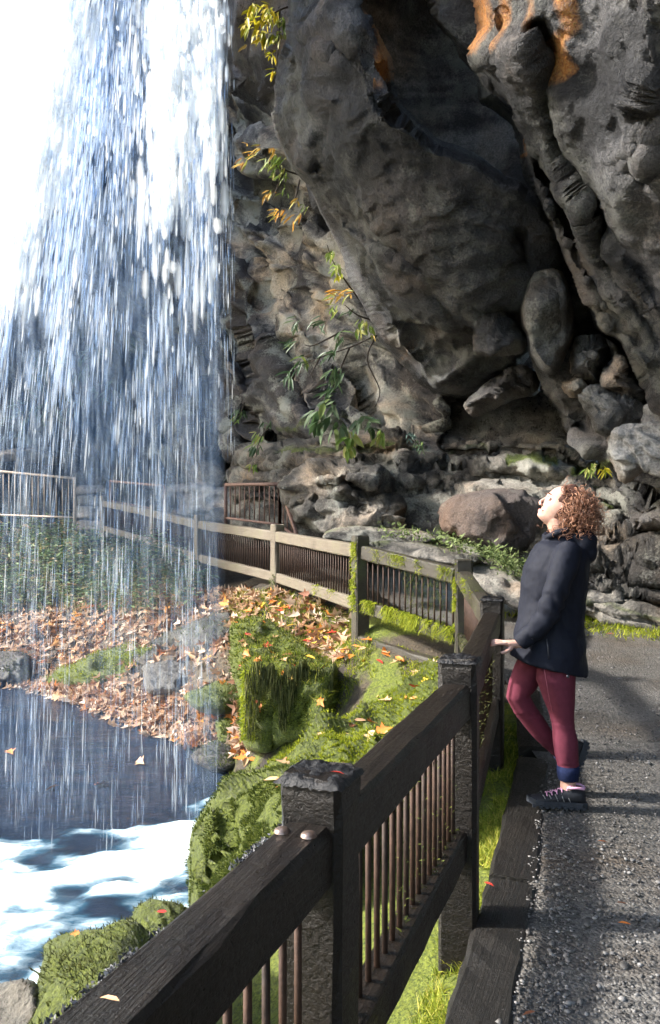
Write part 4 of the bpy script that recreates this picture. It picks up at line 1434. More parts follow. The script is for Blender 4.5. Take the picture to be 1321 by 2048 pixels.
def fuse(mb, voxel, name, smooth=4):
    me = bpy.data.meshes.new(name)
    me.from_pydata(mb.v, [], mb.f)
    me.update()
    bm = bmesh.new()
    bm.from_mesh(me)
    bmesh.ops.remove_doubles(bm, verts=bm.verts, dist=1e-5)
    bmesh.ops.recalc_face_normals(bm, faces=bm.faces)
    bm.to_mesh(me)
    bm.free()
    o = bpy.data.objects.new(name, me)
    COL.objects.link(o)
    r = o.modifiers.new('remesh', 'REMESH')
    r.mode = 'VOXEL'
    r.voxel_size = voxel
    if smooth:
        s = o.modifiers.new('smooth', 'SMOOTH')
        s.factor = .5
        s.iterations = smooth
    dg = bpy.context.evaluated_depsgraph_get()
    out = bpy.data.meshes.new_from_object(o.evaluated_get(dg))
    bpy.data.objects.remove(o)
    bpy.data.meshes.remove(me)
    out.name = name
    out.polygons.foreach_set('use_smooth', [True] * len(out.polygons))
    return out


def displace(me, fn):
    n = len(me.vertices)
    co = np.zeros(n * 3)
    no = np.zeros(n * 3)
    me.vertices.foreach_get('co', co)
    me.vertices.foreach_get('normal', no)
    co, no = co.reshape(-1, 3), no.reshape(-1, 3)
    co = co + no * fn(co, no)[:, None]
    me.vertices.foreach_set('co', co.ravel())
    me.update()


SKIN, nt, b = newmat('skin')
cs = ramp(nt, [(.3, (.42, .24, .18)), (.7, (.52, .32, .25))], noise(nt, 40, 4, .6, mapping(nt)))
nt.links.new(cs.outputs[0], b.inputs['Base Color'])
b.inputs['Roughness'].default_value = .5
b.inputs['Subsurface Weight'].default_value = .15
b.inputs['Subsurface Radius'].default_value = (.02, .008, .005)
b.inputs['Subsurface Scale'].default_value = .3
JACK = plain('jacket_fabric', (.0046, .0060, .0125), .75, .2, 0, .25, 60, 260, .25, .002)
LEGM = plain('maroon_leggings', (.112, .025, .041), .85, .12, 0, .15, 25, 300, .15, .001)
SOCK = plain('navy_sock', (.012, .018, .05), .9, .1, 0, .3, 90, 300, .4, .002)
SHOEB = plain('black_shoe', (.012, .013, .017), .6, .35, 0, .4, 60, 120, .4, .002)
SHOEG = plain('grey_overlay', (.20, .20, .20), .5, .4)
SOLE = plain('rubber_sole', (.020, .024, .032), .7, .35, 0, .3, 50)
PINK = plain('pink_lace', (.62, .33, .48), .8, .2)
NAIL = plain('red_nail', (.75, .01, .035), .25, .6, 0, .05)
LIP = plain('lip', (.60, .24, .21), .45, .4)
EYEW = plain('eye_white', (.75, .73, .70), .2, .5, 0, .03)
EYED = plain('eye_dark', (.03, .02, .015), .15, .6)
HAIRM = rand_mat('auburn_hair', [(0, (.085, .034, .018)), (.5, (.20, .085, .045)), (1, (.42, .22, .13))], .42, .5, src='island')
HAIRB = plain('auburn_hair_base', (.055, .016, .007), .6, .3, 0, .4, 40, 60, 1, .02)

# ---- head in its own frame (x forward, y to the camera side negative, z up), tilted back to look up
HC = q(1121, 1014, 0)
tilt = math.radians(29)
Rh = Matrix(((-math.cos(tilt), 0, math.sin(tilt)), (0, -1, 0), (math.sin(tilt), 0, math.cos(tilt)))).to_3x3()


def hl(x, y, z):
    return HC + Rh @ Vector((x, y, z))


def gs(p, c, s):
    return math.exp(-sum(((p[i] - c[i]) / s[i]) ** 2 for i in range(3)))


def headfn(p):
    x, y, z = p
    # jaw narrows, face flattens, chin comes forward
    if z < 0:
        f = 1 - .28 * min(1, -z / .115) ** 1.4
        y *= f
    if x > 0:
        x *= 1 - .10 * (1 - min(1, abs(z) / .115))
    if z < -.05 and x < 0:
        x *= .75
    p2 = Vector((x, y, z))
    a = abs(y)
    dx = 0
    dx += .034 * gs((x, y, z), (.06, 0, -.098), (.06, .030, .024))           # chin
    dx += .009 * gs((x, y, z), (.09, 0, -.066), (.05, .022, .012))           # mouth mound
    dx += .008 * gs((x, a, z), (.085, .022, .028), (.05, .025, .010))        # brow
    dx -= .010 * gs((x, a, z), (.085, .031, .004), (.05, .014, .012))        # eye socket
    dx += .006 * gs((x, a, z), (.075, .042, -.03), (.04, .02, .02))          # cheek
    dx -= .005 * gs((x, y, z), (.085, 0, -.052), (.04, .014, .006))
    p2.x += dx
    return p2


body = MB()
body.add(*ball(HC, .094, .074, .112, Rh, 48, 36, headfn))
# nose: a wedge from between the brows to the tip
nz = [hl(.085, 0, .014), hl(.094, 0, -.006), hl(.101, 0, -.020), hl(.103, 0, -.028), hl(.092, 0, -.038)]
body.add(*tube(nz, [.005, .006, .0078, .0085, .0065], 10))
for sy in (-1, 1):
    body.add(*ball(hl(.096, sy * .010, -.037), .008, .007, .0065, Rh, 10, 8))
    body.add(*ball(hl(-.005, sy * .073, -.005), .018, .008, .028, Rh, 12, 8))       # ears
body.add(*tube([hl(.076, -.022, -.062), hl(.085, -.011, -.062), hl(.087, 0, -.0625), hl(.085, .011, -.062), hl(.076, .022, -.062)], [.003, .0042, .0045, .0042, .003], 8))
body.add(*tube([hl(.075, -.019, -.070), hl(.084, 0, -.073), hl(.075, .019, -.070)], [.003, .005, .003], 8))
body.add(*loft([(hl(-.012, 0, -.055), .062, .056), (q(1119, 1050, 0), .058, .055), (q(1126, 1066, 0), .058, .056), (q(1133, 1090, 0), .070, .075)], 20))
body.add(*loft([(q(1131, 1088, 0), .09, .10), (q(1124, 1110, 0), .11, .16), (q(1112, 1150, 0), .13, .14), (q(1106, 1210, 0), .12, .135), (q(1102, 1270, 0), .14, .155), (q(1100, 1320, 0), .13, .16)], 20))
# near arm and hand resting on the rail
WR = q(1022, 1279, -.15)
body.add(*loft([(q(1122, 1100, -.15), .048, .05), (q(1094, 1165, -.19), .044, .044), (q(1076, 1218, -.195), .038, .038), (q(1046, 1260, -.175), .032, .032), (WR, .027, .021)], 16))
PALM = q(1012, 1278, -.15)
body.add(*loft([(WR, .021, .028), (q(1014, 1278, -.15), .019, .036), (q(1003, 1277, -.15), .016, .042), (q(995, 1276, -.15), .012, .040)], 14))
nails = []
FING = [(-.036, 964, 1279, .0082), (-.013, 960, 1278, .0086), (.011, 963, 1277, .0084), (.033, 970, 1276, .0076)]
for dy, tu, tv, rr in FING:
    k0 = q(997, 1276, -.15 + dy)
    tip = q(tu, tv, -.15 + dy * 1.35)
    k1 = k0.lerp(tip, .45) + Vector((0, 0, .006))
    k2 = k0.lerp(tip, .75) + Vector((0, 0, .003))
    body.add(*tube([k0, k1, k2, tip], [rr * 1.12, rr, rr * .95, rr * .7], 10))
    nails.append((tip, k2))
# thumb hanging by the near side of the palm
body.add(*tube([q(1008, 1283, -.175), q(1000, 1288, -.196), q(992, 1291, -.203), q(985, 1292, -.203)], [.013, .0105, .0095, .007], 10))
body.add(*loft([(q(1122, 1100, .15), .048, .05), (q(1112, 1165, .19), .044, .044), (q(1100, 1215, .19), .038, .038), (q(1075, 1262, .15), .03, .03), (q(1060, 1285, .11), .026, .036), (q(1052, 1298, .10), .018, .03)], 14))
# legs under the leggings
NEAR = [(1106, 1310, -.085, .100, .098), (1103, 1351, -.085, .103, .098), (1111, 1394, -.085, .077, .080), (1116, 1428, -.085, .061, .062), (1118, 1445, -.085, .058, .058), (1122, 1472, -.085, .065, .063), (1124, 1500, -.085, .059, .057), (1127, 1523, -.085, .054, .052)]
FARL = [(1086, 1310, .085, .098, .096), (1066, 1351, .085, .086, .09), (1050, 1382, .085, .073, .076), (1044, 1400, .085, .067, .068), (1056, 1423, .09, .063, .062), (1072, 1445, .10, .062, .060), (1094, 1474, .11, .055, .054), (1118, 1502, .12, .047, .046), (1136, 1519, .125, .043, .042)]
NEAR = [(u, v, d, a * .95, c * .95) for u, v, d, a, c in NEAR]
FARL = [(u, v, d, a * .93, c * .93) for u, v, d, a, c in FARL]
body.add(*loft([(q(u, v, d), a - .008, c - .008) for u, v, d, a, c in NEAR] + [(q(1127, 1552, -.085), .038, .038), (q(1126, 1580, -.085), .036, .04)], 16))
body.add(*loft([(q(u, v, d), a - .008, c - .008) for u, v, d, a, c in FARL] + [(q(1152, 1533, .125), .034, .034), (q(1163, 1548, .125), .03, .034)], 16))
bme = fuse(body, .0042, 'person', 3)
person = link('person', bme, SKIN)
tag(person, 'person with curly auburn hair, dark jacket and maroon leggings gazing upward beside the fence', 'person')
# face details
for sy in (-1, 1):
    V, F = ball(hl(.079, sy * .031, .004), .010, .012, .0085, Rh, 14, 10)
    MB().add(V, F).build('eye', EYEW, person, True)
    V, F = ball(hl(.0858, sy * .0305, .005), .004, .0048, .0048, Rh, 12, 8)
    MB().add(V, F).build('iris', EYED, person, True)
    MB().add(*tube([hl(.094, sy * .014, .026), hl(.0935, sy * .028, .031), hl(.080, sy * .046, .026)], [.0022, .0032, .0018], 6)).build('eyebrow', HAIRB, person, True)
    MB().add(*tube([hl(.090, sy * .021, .010), hl(.0905, sy * .031, .0145), hl(.081, sy * .043, .009)], [.0012, .0018, .0012], 6)).build('eyelash', EYED, person, True)
MB().add(*tube([hl(.074, -.026, -.0585), hl(.0865, -.011, -.0630), hl(.0890, 0, -.0635), hl(.0865, .011, -.0630), hl(.074, .026, -.0585)], [.0015, .0030, .0036, .0030, .0015], 8)).add(*tube([hl(.074, -.024, -.060), hl(.0865, 0, -.0715), hl(.074, .024, -.060)], [.0015, .0042, .0015], 8)).build('lips', LIP, person, True)
for tip, k2 in nails:
    d = (tip - k2).normalized()
    c = tip + Vector((0, 0, .0042)) - d * .002
    V, F = ball((0, 0, 0), .0095, .0062, .003, None, 12, 8)
    Mx = Matrix.Translation(c) @ d.to_track_quat('X', 'Z').to_matrix().to_4x4()
    MB().add([Mx @ p for p in V], F).build('fingernail', NAIL, person, True)

# ---- jacket
jk = MB()
sec = []
for v, fr, bk, rd in [(1068, 1099, 1158, .072), (1080, 1093, 1168, .088), (1092, 1083, 1176, .150), (1104, 1073, 1178, .185), (1120, 1062, 1178, .190), (1146, 1047, 1176, .180), (1172, 1044, 1174, .168), (1200, 1042, 1170, .160), (1235, 1037, 1167, .168), (1270, 1031, 1168, .185), (1300, 1027, 1170, .198)]:
    sec.append((q((fr + bk) / 2, v, 0), (bk - fr) / 2 * YP / FPX, rd))
sec.append((q((1022 + 1172) / 2, 1331, 0), 77 * YP / FPX, .205, q(0, 40, 0) - q(12, 0, 0)))
sec[-1] = (sec[-1][0], sec[-1][1], sec[-1][2], Vector((-.24, 0, -1)))
jk.add(*loft(sec, 32))
SLEEVE = [(1124, 1094, -.135, .060, .062), (1116, 1110, -.165, .066, .062), (1106, 1132, -.185, .065, .060), (1094, 1165, -.198, .061, .057), (1082, 1200, -.202, .058, .054), (1072, 1225, -.20, .055, .051), (1055, 1248, -.188, .050, .047), (1039, 1264, -.172, .045, .042), (1026, 1278, -.155, .041, .038)]
jk.add(*loft([(q(u, v, d), a, c) for u, v, d, a, c in SLEEVE], 22))
jk.add(*loft([(q(u + 4, v, -d), a, c) for u, v, d, a, c in SLEEVE[:4]] + [(q(1100, 1210, .2), .056, .052), (q(1086, 1245, .18), .05, .046), (q(1066, 1275, .13), .045, .042)], 18))
# hood lying on the shoulders, standing collar
jk.add(*ball(q(1162, 1082, 0), .072, .135, .090, Euler((0, math.radians(14), 0)).to_matrix(), 22, 16))
jk.add(*ball(q(1170, 1100, 0), .050, .115, .075, None, 20, 14))
jk.add(*tube([q(1128, 1058, -.100), q(1106, 1064, -.085), q(1094, 1072, -.045), q(1091, 1076, 0), q(1094, 1072, .045), q(1110, 1064, .09), q(1150, 1056, .11)], [.018, .017, .015, .014, .015, .017, .02], 10))
jk.add(*tube([q(1091, 1076, 0), q(1083, 1090, 0), q(1072, 1106, 0)], [.013, .012, .010], 10))
jme = fuse(jk, .0065, 'jacket', 5)


def folds(co, no):
    a = fbm(co / .07, 3, 5) * .0035
    # diagonal pulls over the sleeve and the back
    w = np.sin((co[:, 2] * .8 + co[:, 0] * .9 + fbm(co / .12, 2, 6) * .05) * 62)
    sleeve = np.clip((YP - .13 - co[:, 1]) / .04, 0, 1)
    el = np.exp(-((co[:, 2] - q(0, 1218).z) / .13) ** 2)
    c = w * .0058 * sleeve * el
    w2 = np.sin((co[:, 2] * 1.0 - co[:, 0] * .5 + fbm(co / .2, 2, 8) * .09) * 34)
    hem = .0048 * w2 * (1 - sleeve) * np.clip(1 - (co[:, 2] - .7) / .5, .15, 1)
    return a + c + hem


displace(jme, folds)
jacket = link('jacket', jme, JACK, person)
jacket['label'] = 'dark navy hooded jacket, hood down'
ZIPM = plain('zip_trim', (.05, .05, .06), .3, .6, .5)
yn = -.178
MB().add(*tube([q(1074, 1266, yn - .012), q(1076, 1284, yn - .016), q(1077, 1304, yn - .019)], .0035, 6)).build('pocket_zip', ZIPM, jacket, True)
V, F = ball(q(1112, 1336, -.212), .008, .004, .008, None, 14, 8)
MB().add(V, F).build('snap_button', ZIPM, jacket, True)
MB().add(*tube([q(1045, 1264, -.212), q(1037, 1262, -.205), q(1029, 1268, -.196)], .004, 6)).build('cuff_tab', ZIPM, jacket, True)

# ---- leggings
lg = MB()
lg.add(*loft([(q(u, v, d), a, c) for u, v, d, a, c in NEAR], 24))
lg.add(*loft([(q(u, v, d), a, c) for u, v, d, a, c in FARL], 24))
lg.add(*loft([(q(1098, 1270, 0), .12, .15), (q(1098, 1300, 0), .135, .165), (q(1098, 1325, 0), .125, .15)], 22))
lme = fuse(lg, .006, 'leggings', 5)
displace(lme, lambda co, no: fbm(co / .09, 3, 15) * .002 + np.sin((co[:, 2] + fbm(co / .05, 2, 3) * .02) * 160) * .0016 * (np.exp(-((co[:, 2] - q(0, 1437).z) / .025) ** 2) + np.exp(-((co[:, 2] - q(0, 1518).z) / .02) ** 2)))
leggings = link('leggings', lme, LEGM, person)
SEAM = plain('legging_seam', (.30, .09, .12), .6, .3)
MB().add(*tube([q(1070, 1325, -.183), q(1078, 1370, -.176), q(1088, 1410, -.155)], .0016, 5)).build('seam', SEAM, leggings, True)

# ---- socks
MB().add(*loft([(q(1127, 1520, -.085), .056, .054), (q(1127, 1534, -.085), .055, .053), (q(1127, 1546, -.085), .050, .049), (q(1127, 1549, -.085), .044, .044)], 24)).build('sock', SOCK, person, True)
MB().add(*loft([(q(1134, 1517, .125), .046, .045), (q(1146, 1528, .125), .046, .045), (q(1158, 1541, .125), .042, .043)], 20)).build('sock', SOCK, person, True)


# ---- hiking shoes: built flat (heel at x = 0, toe at x = .28), then placed
def shoe(Mx):
    up = MB()
    prof = [(.004, .030, .022, .085), (.03, .038, .018, .100), (.07, .039, .018, .100), (.11, .038, .018, .088), (.15, .041, .018, .070), (.19, .046, .018, .058), (.23, .045, .019, .050), (.26, .035, .021, .042), (.275, .018, .024, .034)]
    V, F = [], []
    K = 16
    for x, w, z0, z1 in prof:
        for k in range(K):
            a = 2 * math.pi * k / K
            cy_, cz_ = math.cos(a), math.sin(a)
            yy = w * math.copysign(abs(cy_) ** .7, cy_)
            zz = (z0 + z1) / 2 + (z1 - z0) / 2 * math.copysign(abs(cz_) ** .8, cz_)
            if cz_ > 0: yy *= 1 - .35 * cz_
            V.append(Vector((x, yy, zz)))
    for i in range(len(prof) - 1):
        for k in range(K):
            a, b_ = i * K + k, i * K + (k + 1) % K
            F.append((a, b_, b_ + K, a + K))
    F.append(tuple(reversed(range(K))))
    F.append(tuple(range((len(prof) - 1) * K, len(prof) * K)))
    up.add(V, F)
    tf = lambda mb: [setattr(mb, 'v', [tuple(Mx @ Vector(p)) for p in mb.v]), mb][1]
    s = tf(up).build('shoe', SHOEB, person, True)
    # sole with treads
    so_ = MB()
    out = [(-.008, .026), (.02, .040), (.07, .041), (.12, .038), (.17, .045), (.21, .050), (.25, .043), (.28, .022), (.288, .004)]
    ring = [(x, w) for x, w in out] + [(x, -w) for x, w in reversed(out)]
    n = len(ring)
    V = []
    for z, f in ((.000, .96), (.012, 1.0), (.026, .985), (.031, .95)):
        for k, (x, w) in enumerate(ring):
            rise = .012 * max(0, (x - .2) / .088) ** 2
            V.append(Vector((x, w * f, z + rise + (.004 if (k % 2 and z == 0) else 0))))
    F = [tuple(reversed(range(n))), tuple(range(3 * n, 4 * n))]
    for i in range(3):
        for k in range(n):
            a, b_ = i * n + k, i * n + (k + 1) % n
            F.append((a, b_, b_ + n, a + n))
    so_.add(V, F)
    for k in range(9):
        for sy in (-1, 1):
            x = .015 + k * .030
            w = np.interp(x, [o_[0] for o_ in out], [o_[1] for o_ in out]) * .93
            so_.add(*beam((x - .009, sy * w, .004), (x + .009, sy * w, .004), .010, .016, .002, 1, 0))
    tf(so_).build('sole', SOLE, s)
    # pale overlays on both flanks
    for k in range(5):
        x = .085 + k * .030
        for sy in (-1, 1):
            mb = MB().add(*tube([(x - .004, sy * .0405, .034), (x + .004, sy * .0375, .052), (x + .010, sy * .026, .072 - k * .004)], .0026, 5))
            tf(mb).build('overlay', SHOEG, s, True)
    # laces zigzag
    pts = []
    for k in range(9):
        x = .095 + k * .0125
        z = np.interp(x, [.07, .11, .15, .19, .23], [.103, .091, .073, .061, .053])
        pts.append((x, (-1) ** k * .020, z - .001))
    mb = MB().add(*tube(pts, .0030, 6))
    for k in range(5):
        x = .097 + k * .024
        z = np.interp(x, [.07, .11, .15, .19, .23], [.104, .092, .074, .062, .054])
        mb.add(*tube([(x, -.027, z - .010), (x, -.012, z), (x, .012, z), (x, .027, z - .010)], .0028, 6))
    mb.add(*tube([(.088, -.004, .100), (.075, -.022, .112), (.092, -.030, .100)], .0028, 6)).add(*tube([(.090, .004, .100), (.080, .022, .110), (.098, .030, .096)], .0028, 6))
    tf(mb).build('laces', PINK, s, True)
    # padded collar
    mb = MB().add(*tube([(.006, 0, .100), (.018, -.032, .103), (.055, -.036, .105), (.090, -.025, .100), (.098, 0, .097), (.090, .025, .100), (.055, .036, .105), (.018, .032, .103), (.006, 0, .100)], .0065, 8))
    tf(mb).build('shoe_collar', PINK, s, True)
    return s


gz = 0.003
hx = q(1157, 0, 0).x
near_M = Matrix.Translation((hx, YP - .105, gz)) @ Matrix.Rotation(math.radians(176), 4, 'Z') @ Matrix.Rotation(math.radians(-3), 4, 'Y')
shoe(near_M)
toe = Vector((q(1149, 0, 0).x, YP + .13, .012))
# toe on the ground, heel lifted, sole facing back
ang = math.radians(-72)
far_M = Matrix.Translation(toe) @ Matrix.Rotation(math.radians(180), 4, 'Z') @ Matrix.Rotation(math.radians(70), 4, 'Y') @ Matrix.Translation((-.268, 0, -.02))
shoe(far_M)

# ---- hair
r = random.Random(21)
HCx = q(1146, 1026, .0)
hr = (.112, .125, .130)


def hairfn(p):
    f = 1 + .10 * math.sin(p.x * 60 + p.z * 40) * math.sin(p.y * 55 - p.z * 30)
    return p * f


hb = MB().add(*ball(HCx, hr[0] * .84, hr[1] * .84, hr[2] * .86, None, 40, 30, hairfn))
hb.add(*ball(hl(-.020, 0, .022), .088, .090, .106, Rh, 36, 28, hairfn))
hbo = hb.build('hair', HAIRB, person, True)
curl = MB()
cnt = 0
while cnt < 1000:
    d = Vector((r.gauss(0, 1), r.gauss(0, 1), r.gauss(0, 1))).normalized()
    if cnt % 3:
        if d.z < -.55: continue
        root = HCx + Vector((d.x * hr[0] * .86, d.y * hr[1] * .86, d.z * hr[2] * .88))
    else:
        root = hl(-.012 + d.x * .090, d.y * .088, .018 + d.z * .106)
        d = (Rh @ d)
    # keep the face clear
    hv = Rh.transposed() @ (root - HC)
    if hv.x > .050 and hv.z < .082: continue
    if hv.x > .02 and hv.z < .045 and abs(hv.y) < .09: continue
    if hv.x > -.01 and hv.z < -.06: continue
    cnt += 1
    L = r.uniform(.045, .10)
    dirv = (Vector((d.x * .9, d.y * .9, d.z * .35)) + Vector((.12, 0, -.85)) + Vector((r.gauss(0, .3), r.gauss(0, .3), r.gauss(0, .3)))).normalized()
    if hv.x > -.02: dirv = (dirv + Vector((.75, 0, .15))).normalized()
    if hv.x > .03: L *= .55
    s = dirv.cross(Vector((r.gauss(0, 1), r.gauss(0, 1), r.gauss(0, 1)))).normalized()
    b2 = dirv.cross(s)
    R0 = r.uniform(.006, .015)
    turns = L / r.uniform(.026, .045)
    ph = r.uniform(0, 6.28)
    pts, rad = [], []
    nseg = int(turns * 7) + 4
    for k in range(nseg):
        t = k / (nseg - 1)
        a = ph + t * turns * 6.283
        rr = R0 * (.55 + .45 * t)
        out = Vector((d.x, d.y, d.z * .3)) * .012 * math.sin(t * 2.4)
        pts.append(root + dirv * (L * t) + out + s * (rr * math.cos(a)) + b2 * (rr * math.sin(a)))
        rad.append(.0023 * (1 - .6 * t))
    curl.add(*tube(pts, rad, 3, False))
curl.build('hair_curls', HAIRM, hbo, True)['kind'] = 'stuff'

# ------------------------------------------------------------------ mossy rocks on the bank
MOSSROCK = rock_mat('mossy_rock', (.014, .013, .012), (.045, .042, .038), (.12, .115, .10), .2, .7, .55, 14, mosscol=((.03, .045, .007), (.15, .18, .02)))
BRIGHT = rand_mat('bright_moss', [(0, (.085, .12, .008)), (.5, (.23, .27, .016)), (1, (.42, .43, .04))], .7, .2, .35)
DEEP = rand_mat('deep_moss', [(0, (.022, .036, .007)), (.5, (.06, .082, .014)), (1, (.15, .17, .03))], .75, .2, .3)
HANG = rand_mat('hanging_moss', [(0, (.018, .024, .008)), (.5, (.055, .062, .018)), (1, (.13, .13, .04))], .75, .2, .25)
ALL = lambda ol, s=1.0: [(ol, 30, s, 'area')]


def mrock(ol, ct, label, seed, R=24, back=.5, step=4, amp=1.0, mossy=1.0, tufts=0, tl=.03, mat=MOSSROCK, tm=DEEP, up=-.2, cr=(), grav=0.0, wdt=.006):
    o = rock('mossy_rock' if mossy > .4 else 'wet_rock', ol, ct, mat, R=R, back=back, step=step, seed=seed, jitter=3, disp=[(.5, .05 * amp, 'n', 1), (.35, .05 * amp, 'f', 1.4), (.09, .012 * amp, 'n', 1)],
             moss=ALL(ol, mossy), creases=cr, kind=None, label=label, cat='rock', group='rocks on the bank')
    if tufts:
        p_, n_ = mesh_samples(o, tufts, None, seed, up)
        k = fbm(p_ / .12, 3, seed + 3) > -.25
        blades('moss', p_[k], n_[k] + np.array([0, 0, .25]), tl, wdt, tm, o, seed, .45, grav=grav)
    return o


blk = [(468, 1242), (520, 1236), (572, 1262), (640, 1318), (676, 1342), (670, 1420), (640, 1462), (590, 1490), (540, 1502), (505, 1502), (486, 1482), (480, 1400), (466, 1330), (460, 1280)]
mblock = mrock(blk, [(480, 1250, 8.3), (560, 1290, 7.8), (560, 1333, 7.15), (650, 1345, 6.95), (560, 1400, 6.95), (560, 1490, 7.05), (490, 1400, 7.2), (480, 1320, 7.6)], 'tall mossy block with stringy moss hanging down its face', 81, tufts=9000, tl=.05, tm=DEEP, cr=[([(560, 1410), (545, 1480)], 10, .15)], wdt=.008)
# strings of moss hanging over its face
rr_ = np.random.default_rng(8)
n = 2600
u = rr_.uniform(490, 668, n)
v = 1333 + 14 * np.sin(u / 17.0) * np.sin(u / 7.3) + rr_.random(n) ** 1.2 * 135 * np.clip(1.1 - (u - 490) / 300, .4, 1) * (.65 + .35 * np.sin(u / 11.0))
k = ~((np.abs(u - 548) < 9) & (v > 1390))
pts = Pn(u[k], v[k], 6.86 + rr_.uniform(-.03, .05, k.sum()))
blades('hanging_moss', pts, np.tile([0, -.25, -1.0], (k.sum(), 1)), .13, .009, HANG, mblock, 9, .10, seg=3)
u = rr_.uniform(484, 512, 900)
v = rr_.uniform(1340, 1480, 900)
blades('bright_moss', Pn(u, v, 6.98 + rr_.uniform(-.05, .05, 900)), np.tile([-.5, -.6, -.4], (900, 1)), .06, .010, BRIGHT, mblock, 10, .35)

big = [(378, 1720), (392, 1645), (440, 1575), (490, 1545), (560, 1528), (640, 1530), (650, 1620), (600, 1700), (520, 1770), (450, 1820), (385, 1830)]
mrock(big, [(395, 1660, 4.3), (480, 1560, 4.4), (520, 1650, 3.9), (420, 1790, 3.95), (610, 1560, 3.9), (600, 1650, 3.6)], 'big rounded green rock behind the nearest post', 82, tufts=20000, tl=.026, tm=DEEP, wdt=.006, mossy=.95, amp=.7, up=-.9, cr=[([(440, 1620), (460, 1690), (410, 1740)], 14, .12)])
near_ = [(40, 2100), (66, 1970), (88, 1893), (150, 1857), (250, 1847), (280, 1815), (330, 1808), (385, 1825), (430, 1880), (380, 2000), (250, 2100)]
mrock(near_, [(100, 1900, 3.1), (300, 1822, 3.0), (250, 1900, 2.6), (100, 2040, 2.6), (370, 1900, 2.4)], 'olive moss hummock beside the nearest rail at lower left', 83, tufts=9000, tl=.022, tm=HANG, wdt=.004, mossy=.9)
bare = [(-80, 1965), (0, 1958), (40, 1952), (76, 1968), (90, 2040), (60, 2110), (-80, 2120)]
mrock(bare, [(-60, 1980, 2.95), (30, 1975, 2.9), (30, 2060, 2.7)], 'bare dark wet rock in the bottom left corner', 84, mossy=.15, amp=.8)
bank = [(535, 1552), (600, 1500), (690, 1440), (760, 1400), (830, 1350), (872, 1325), (915, 1345), (890, 1430), (800, 1530), (720, 1590), (600, 1600)]
mb_ = mrock(bank, [(560, 1545, 4.5), (690, 1450, 5.2), (850, 1342, 5.9), (760, 1500, 4.4), (650, 1540, 4.2), (880, 1400, 4.6), (700, 1580, 3.8)], 'bright mossy mound left of the fence strewn with leaves', 85, tufts=24000, tl=.030, tm=BRIGHT, wdt=.006, R=18, amp=1.9)
led = [(240, 1336), (300, 1283), (380, 1242), (462, 1228), (472, 1272), (430, 1302), (380, 1332), (322, 1372), (240, 1378)]
mrock(led, [(250, 1340, 10.9), (380, 1250, 10.3), (460, 1240, 9.7), (330, 1360, 10.5), (440, 1290, 9.7)], 'dark shaded ledge under the leaves behind the falling water', 86, mat=ROCK_WET, mossy=.45, tufts=1200, tl=.05, up=.3)
rid = [(66, 1366), (110, 1342), (180, 1312), (250, 1286), (310, 1276), (322, 1320), (260, 1372), (150, 1380), (80, 1380)]
mrock(rid, [(80, 1370, 11.9), (180, 1320, 11.2), (300, 1285, 10.9), (250, 1365, 10.8), (120, 1375, 11.5)], 'low green mossy ridge at the water edge', 87, tufts=3000, tl=.05, tm=BRIGHT, up=.1, wdt=.012)
for i, (ol, Y, lab, ms) in enumerate([
        ([(372, 1385), (430, 1360), (486, 1366), (495, 1420), (440, 1432), (385, 1414)], 8.9, 'small mossy rock left of the tall mossy block', .8),
        ([(386, 1502), (430, 1480), (492, 1490), (505, 1532), (440, 1548), (392, 1532)], 8.1, 'flat dark rock at the foot of the tall block', .45),
        ([(286, 1335), (350, 1318), (408, 1334), (395, 1378), (300, 1388)], 9.9, 'pale wet rock half hidden by the falling water', .2),
        ([(-40, 1320), (20, 1300), (60, 1310), (66, 1360), (0, 1372), (-40, 1370)], 12.0, 'grey rock at the far left of the shore', .4),
        ([(430, 1440), (470, 1430), (500, 1450), (495, 1500), (440, 1490)], 8.6, 'little mossy stone above the flat dark rock', .7)]):
    c = np.array(ol).mean(0)
    mrock(ol, mat=ROCK_WET if ms < .5 else MOSSROCK, ct=[(c[0], c[1] + 10, Y - .15), (ol[0][0], ol[0][1], Y + .1), (ol[1][0], ol[1][1], Y + .2), (ol[2][0], ol[2][1], Y + .2), (ol[3][0], ol[3][1], Y)], label=lab, seed=90 + i, R=16, step=3.2, mossy=ms, tufts=700 if ms > .3 else 0, tl=.04, up=.2, wdt=.01)

# ------------------------------------------------------------------ moss on the fence
def fence_moss(i, parent, n, t0, t1, where, mat, length, width, grav, seed, dens=None):
    a0, c0, d, s, tr, br, drop = panel[i]
    r = np.random.default_rng(seed)
    t = r.uniform(t0, t1, n)
    if dens is not None:
        t = t[r.random(n) < dens(t)]
    n = len(t)
    base = np.array(a0)[None] * (1 - t)[:, None] + np.array(c0)[None] * t[:, None]
    sgn = -1.0
    sv = np.array(s) * sgn
    up = np.array([0, 0, 1.])
    if where == 'top':
        p = base + sv * (RW / 2) * r.uniform(-.2, 1.1, (n, 1)) - up * (r.random((n, 1)) ** 1.5 * .10)
    elif where == 'bottom':
        p = base + sv * (.045 * r.uniform(-.5, 1.2, (n, 1))) - up * (drop + r.random((n, 1)) ** 1.5 * .10 - .01)
    else:
        p = base + sv * .02 * r.uniform(-1, 1, (n, 1)) - up * (RH + r.random((n, 1)) ** 1.4 * (drop - RH))
    dirs = np.tile(sv * .9 + up * .25, (n, 1))
    blades('moss', p, dirs, length, width, mat, parent, seed, .5, grav=grav, seg=3)


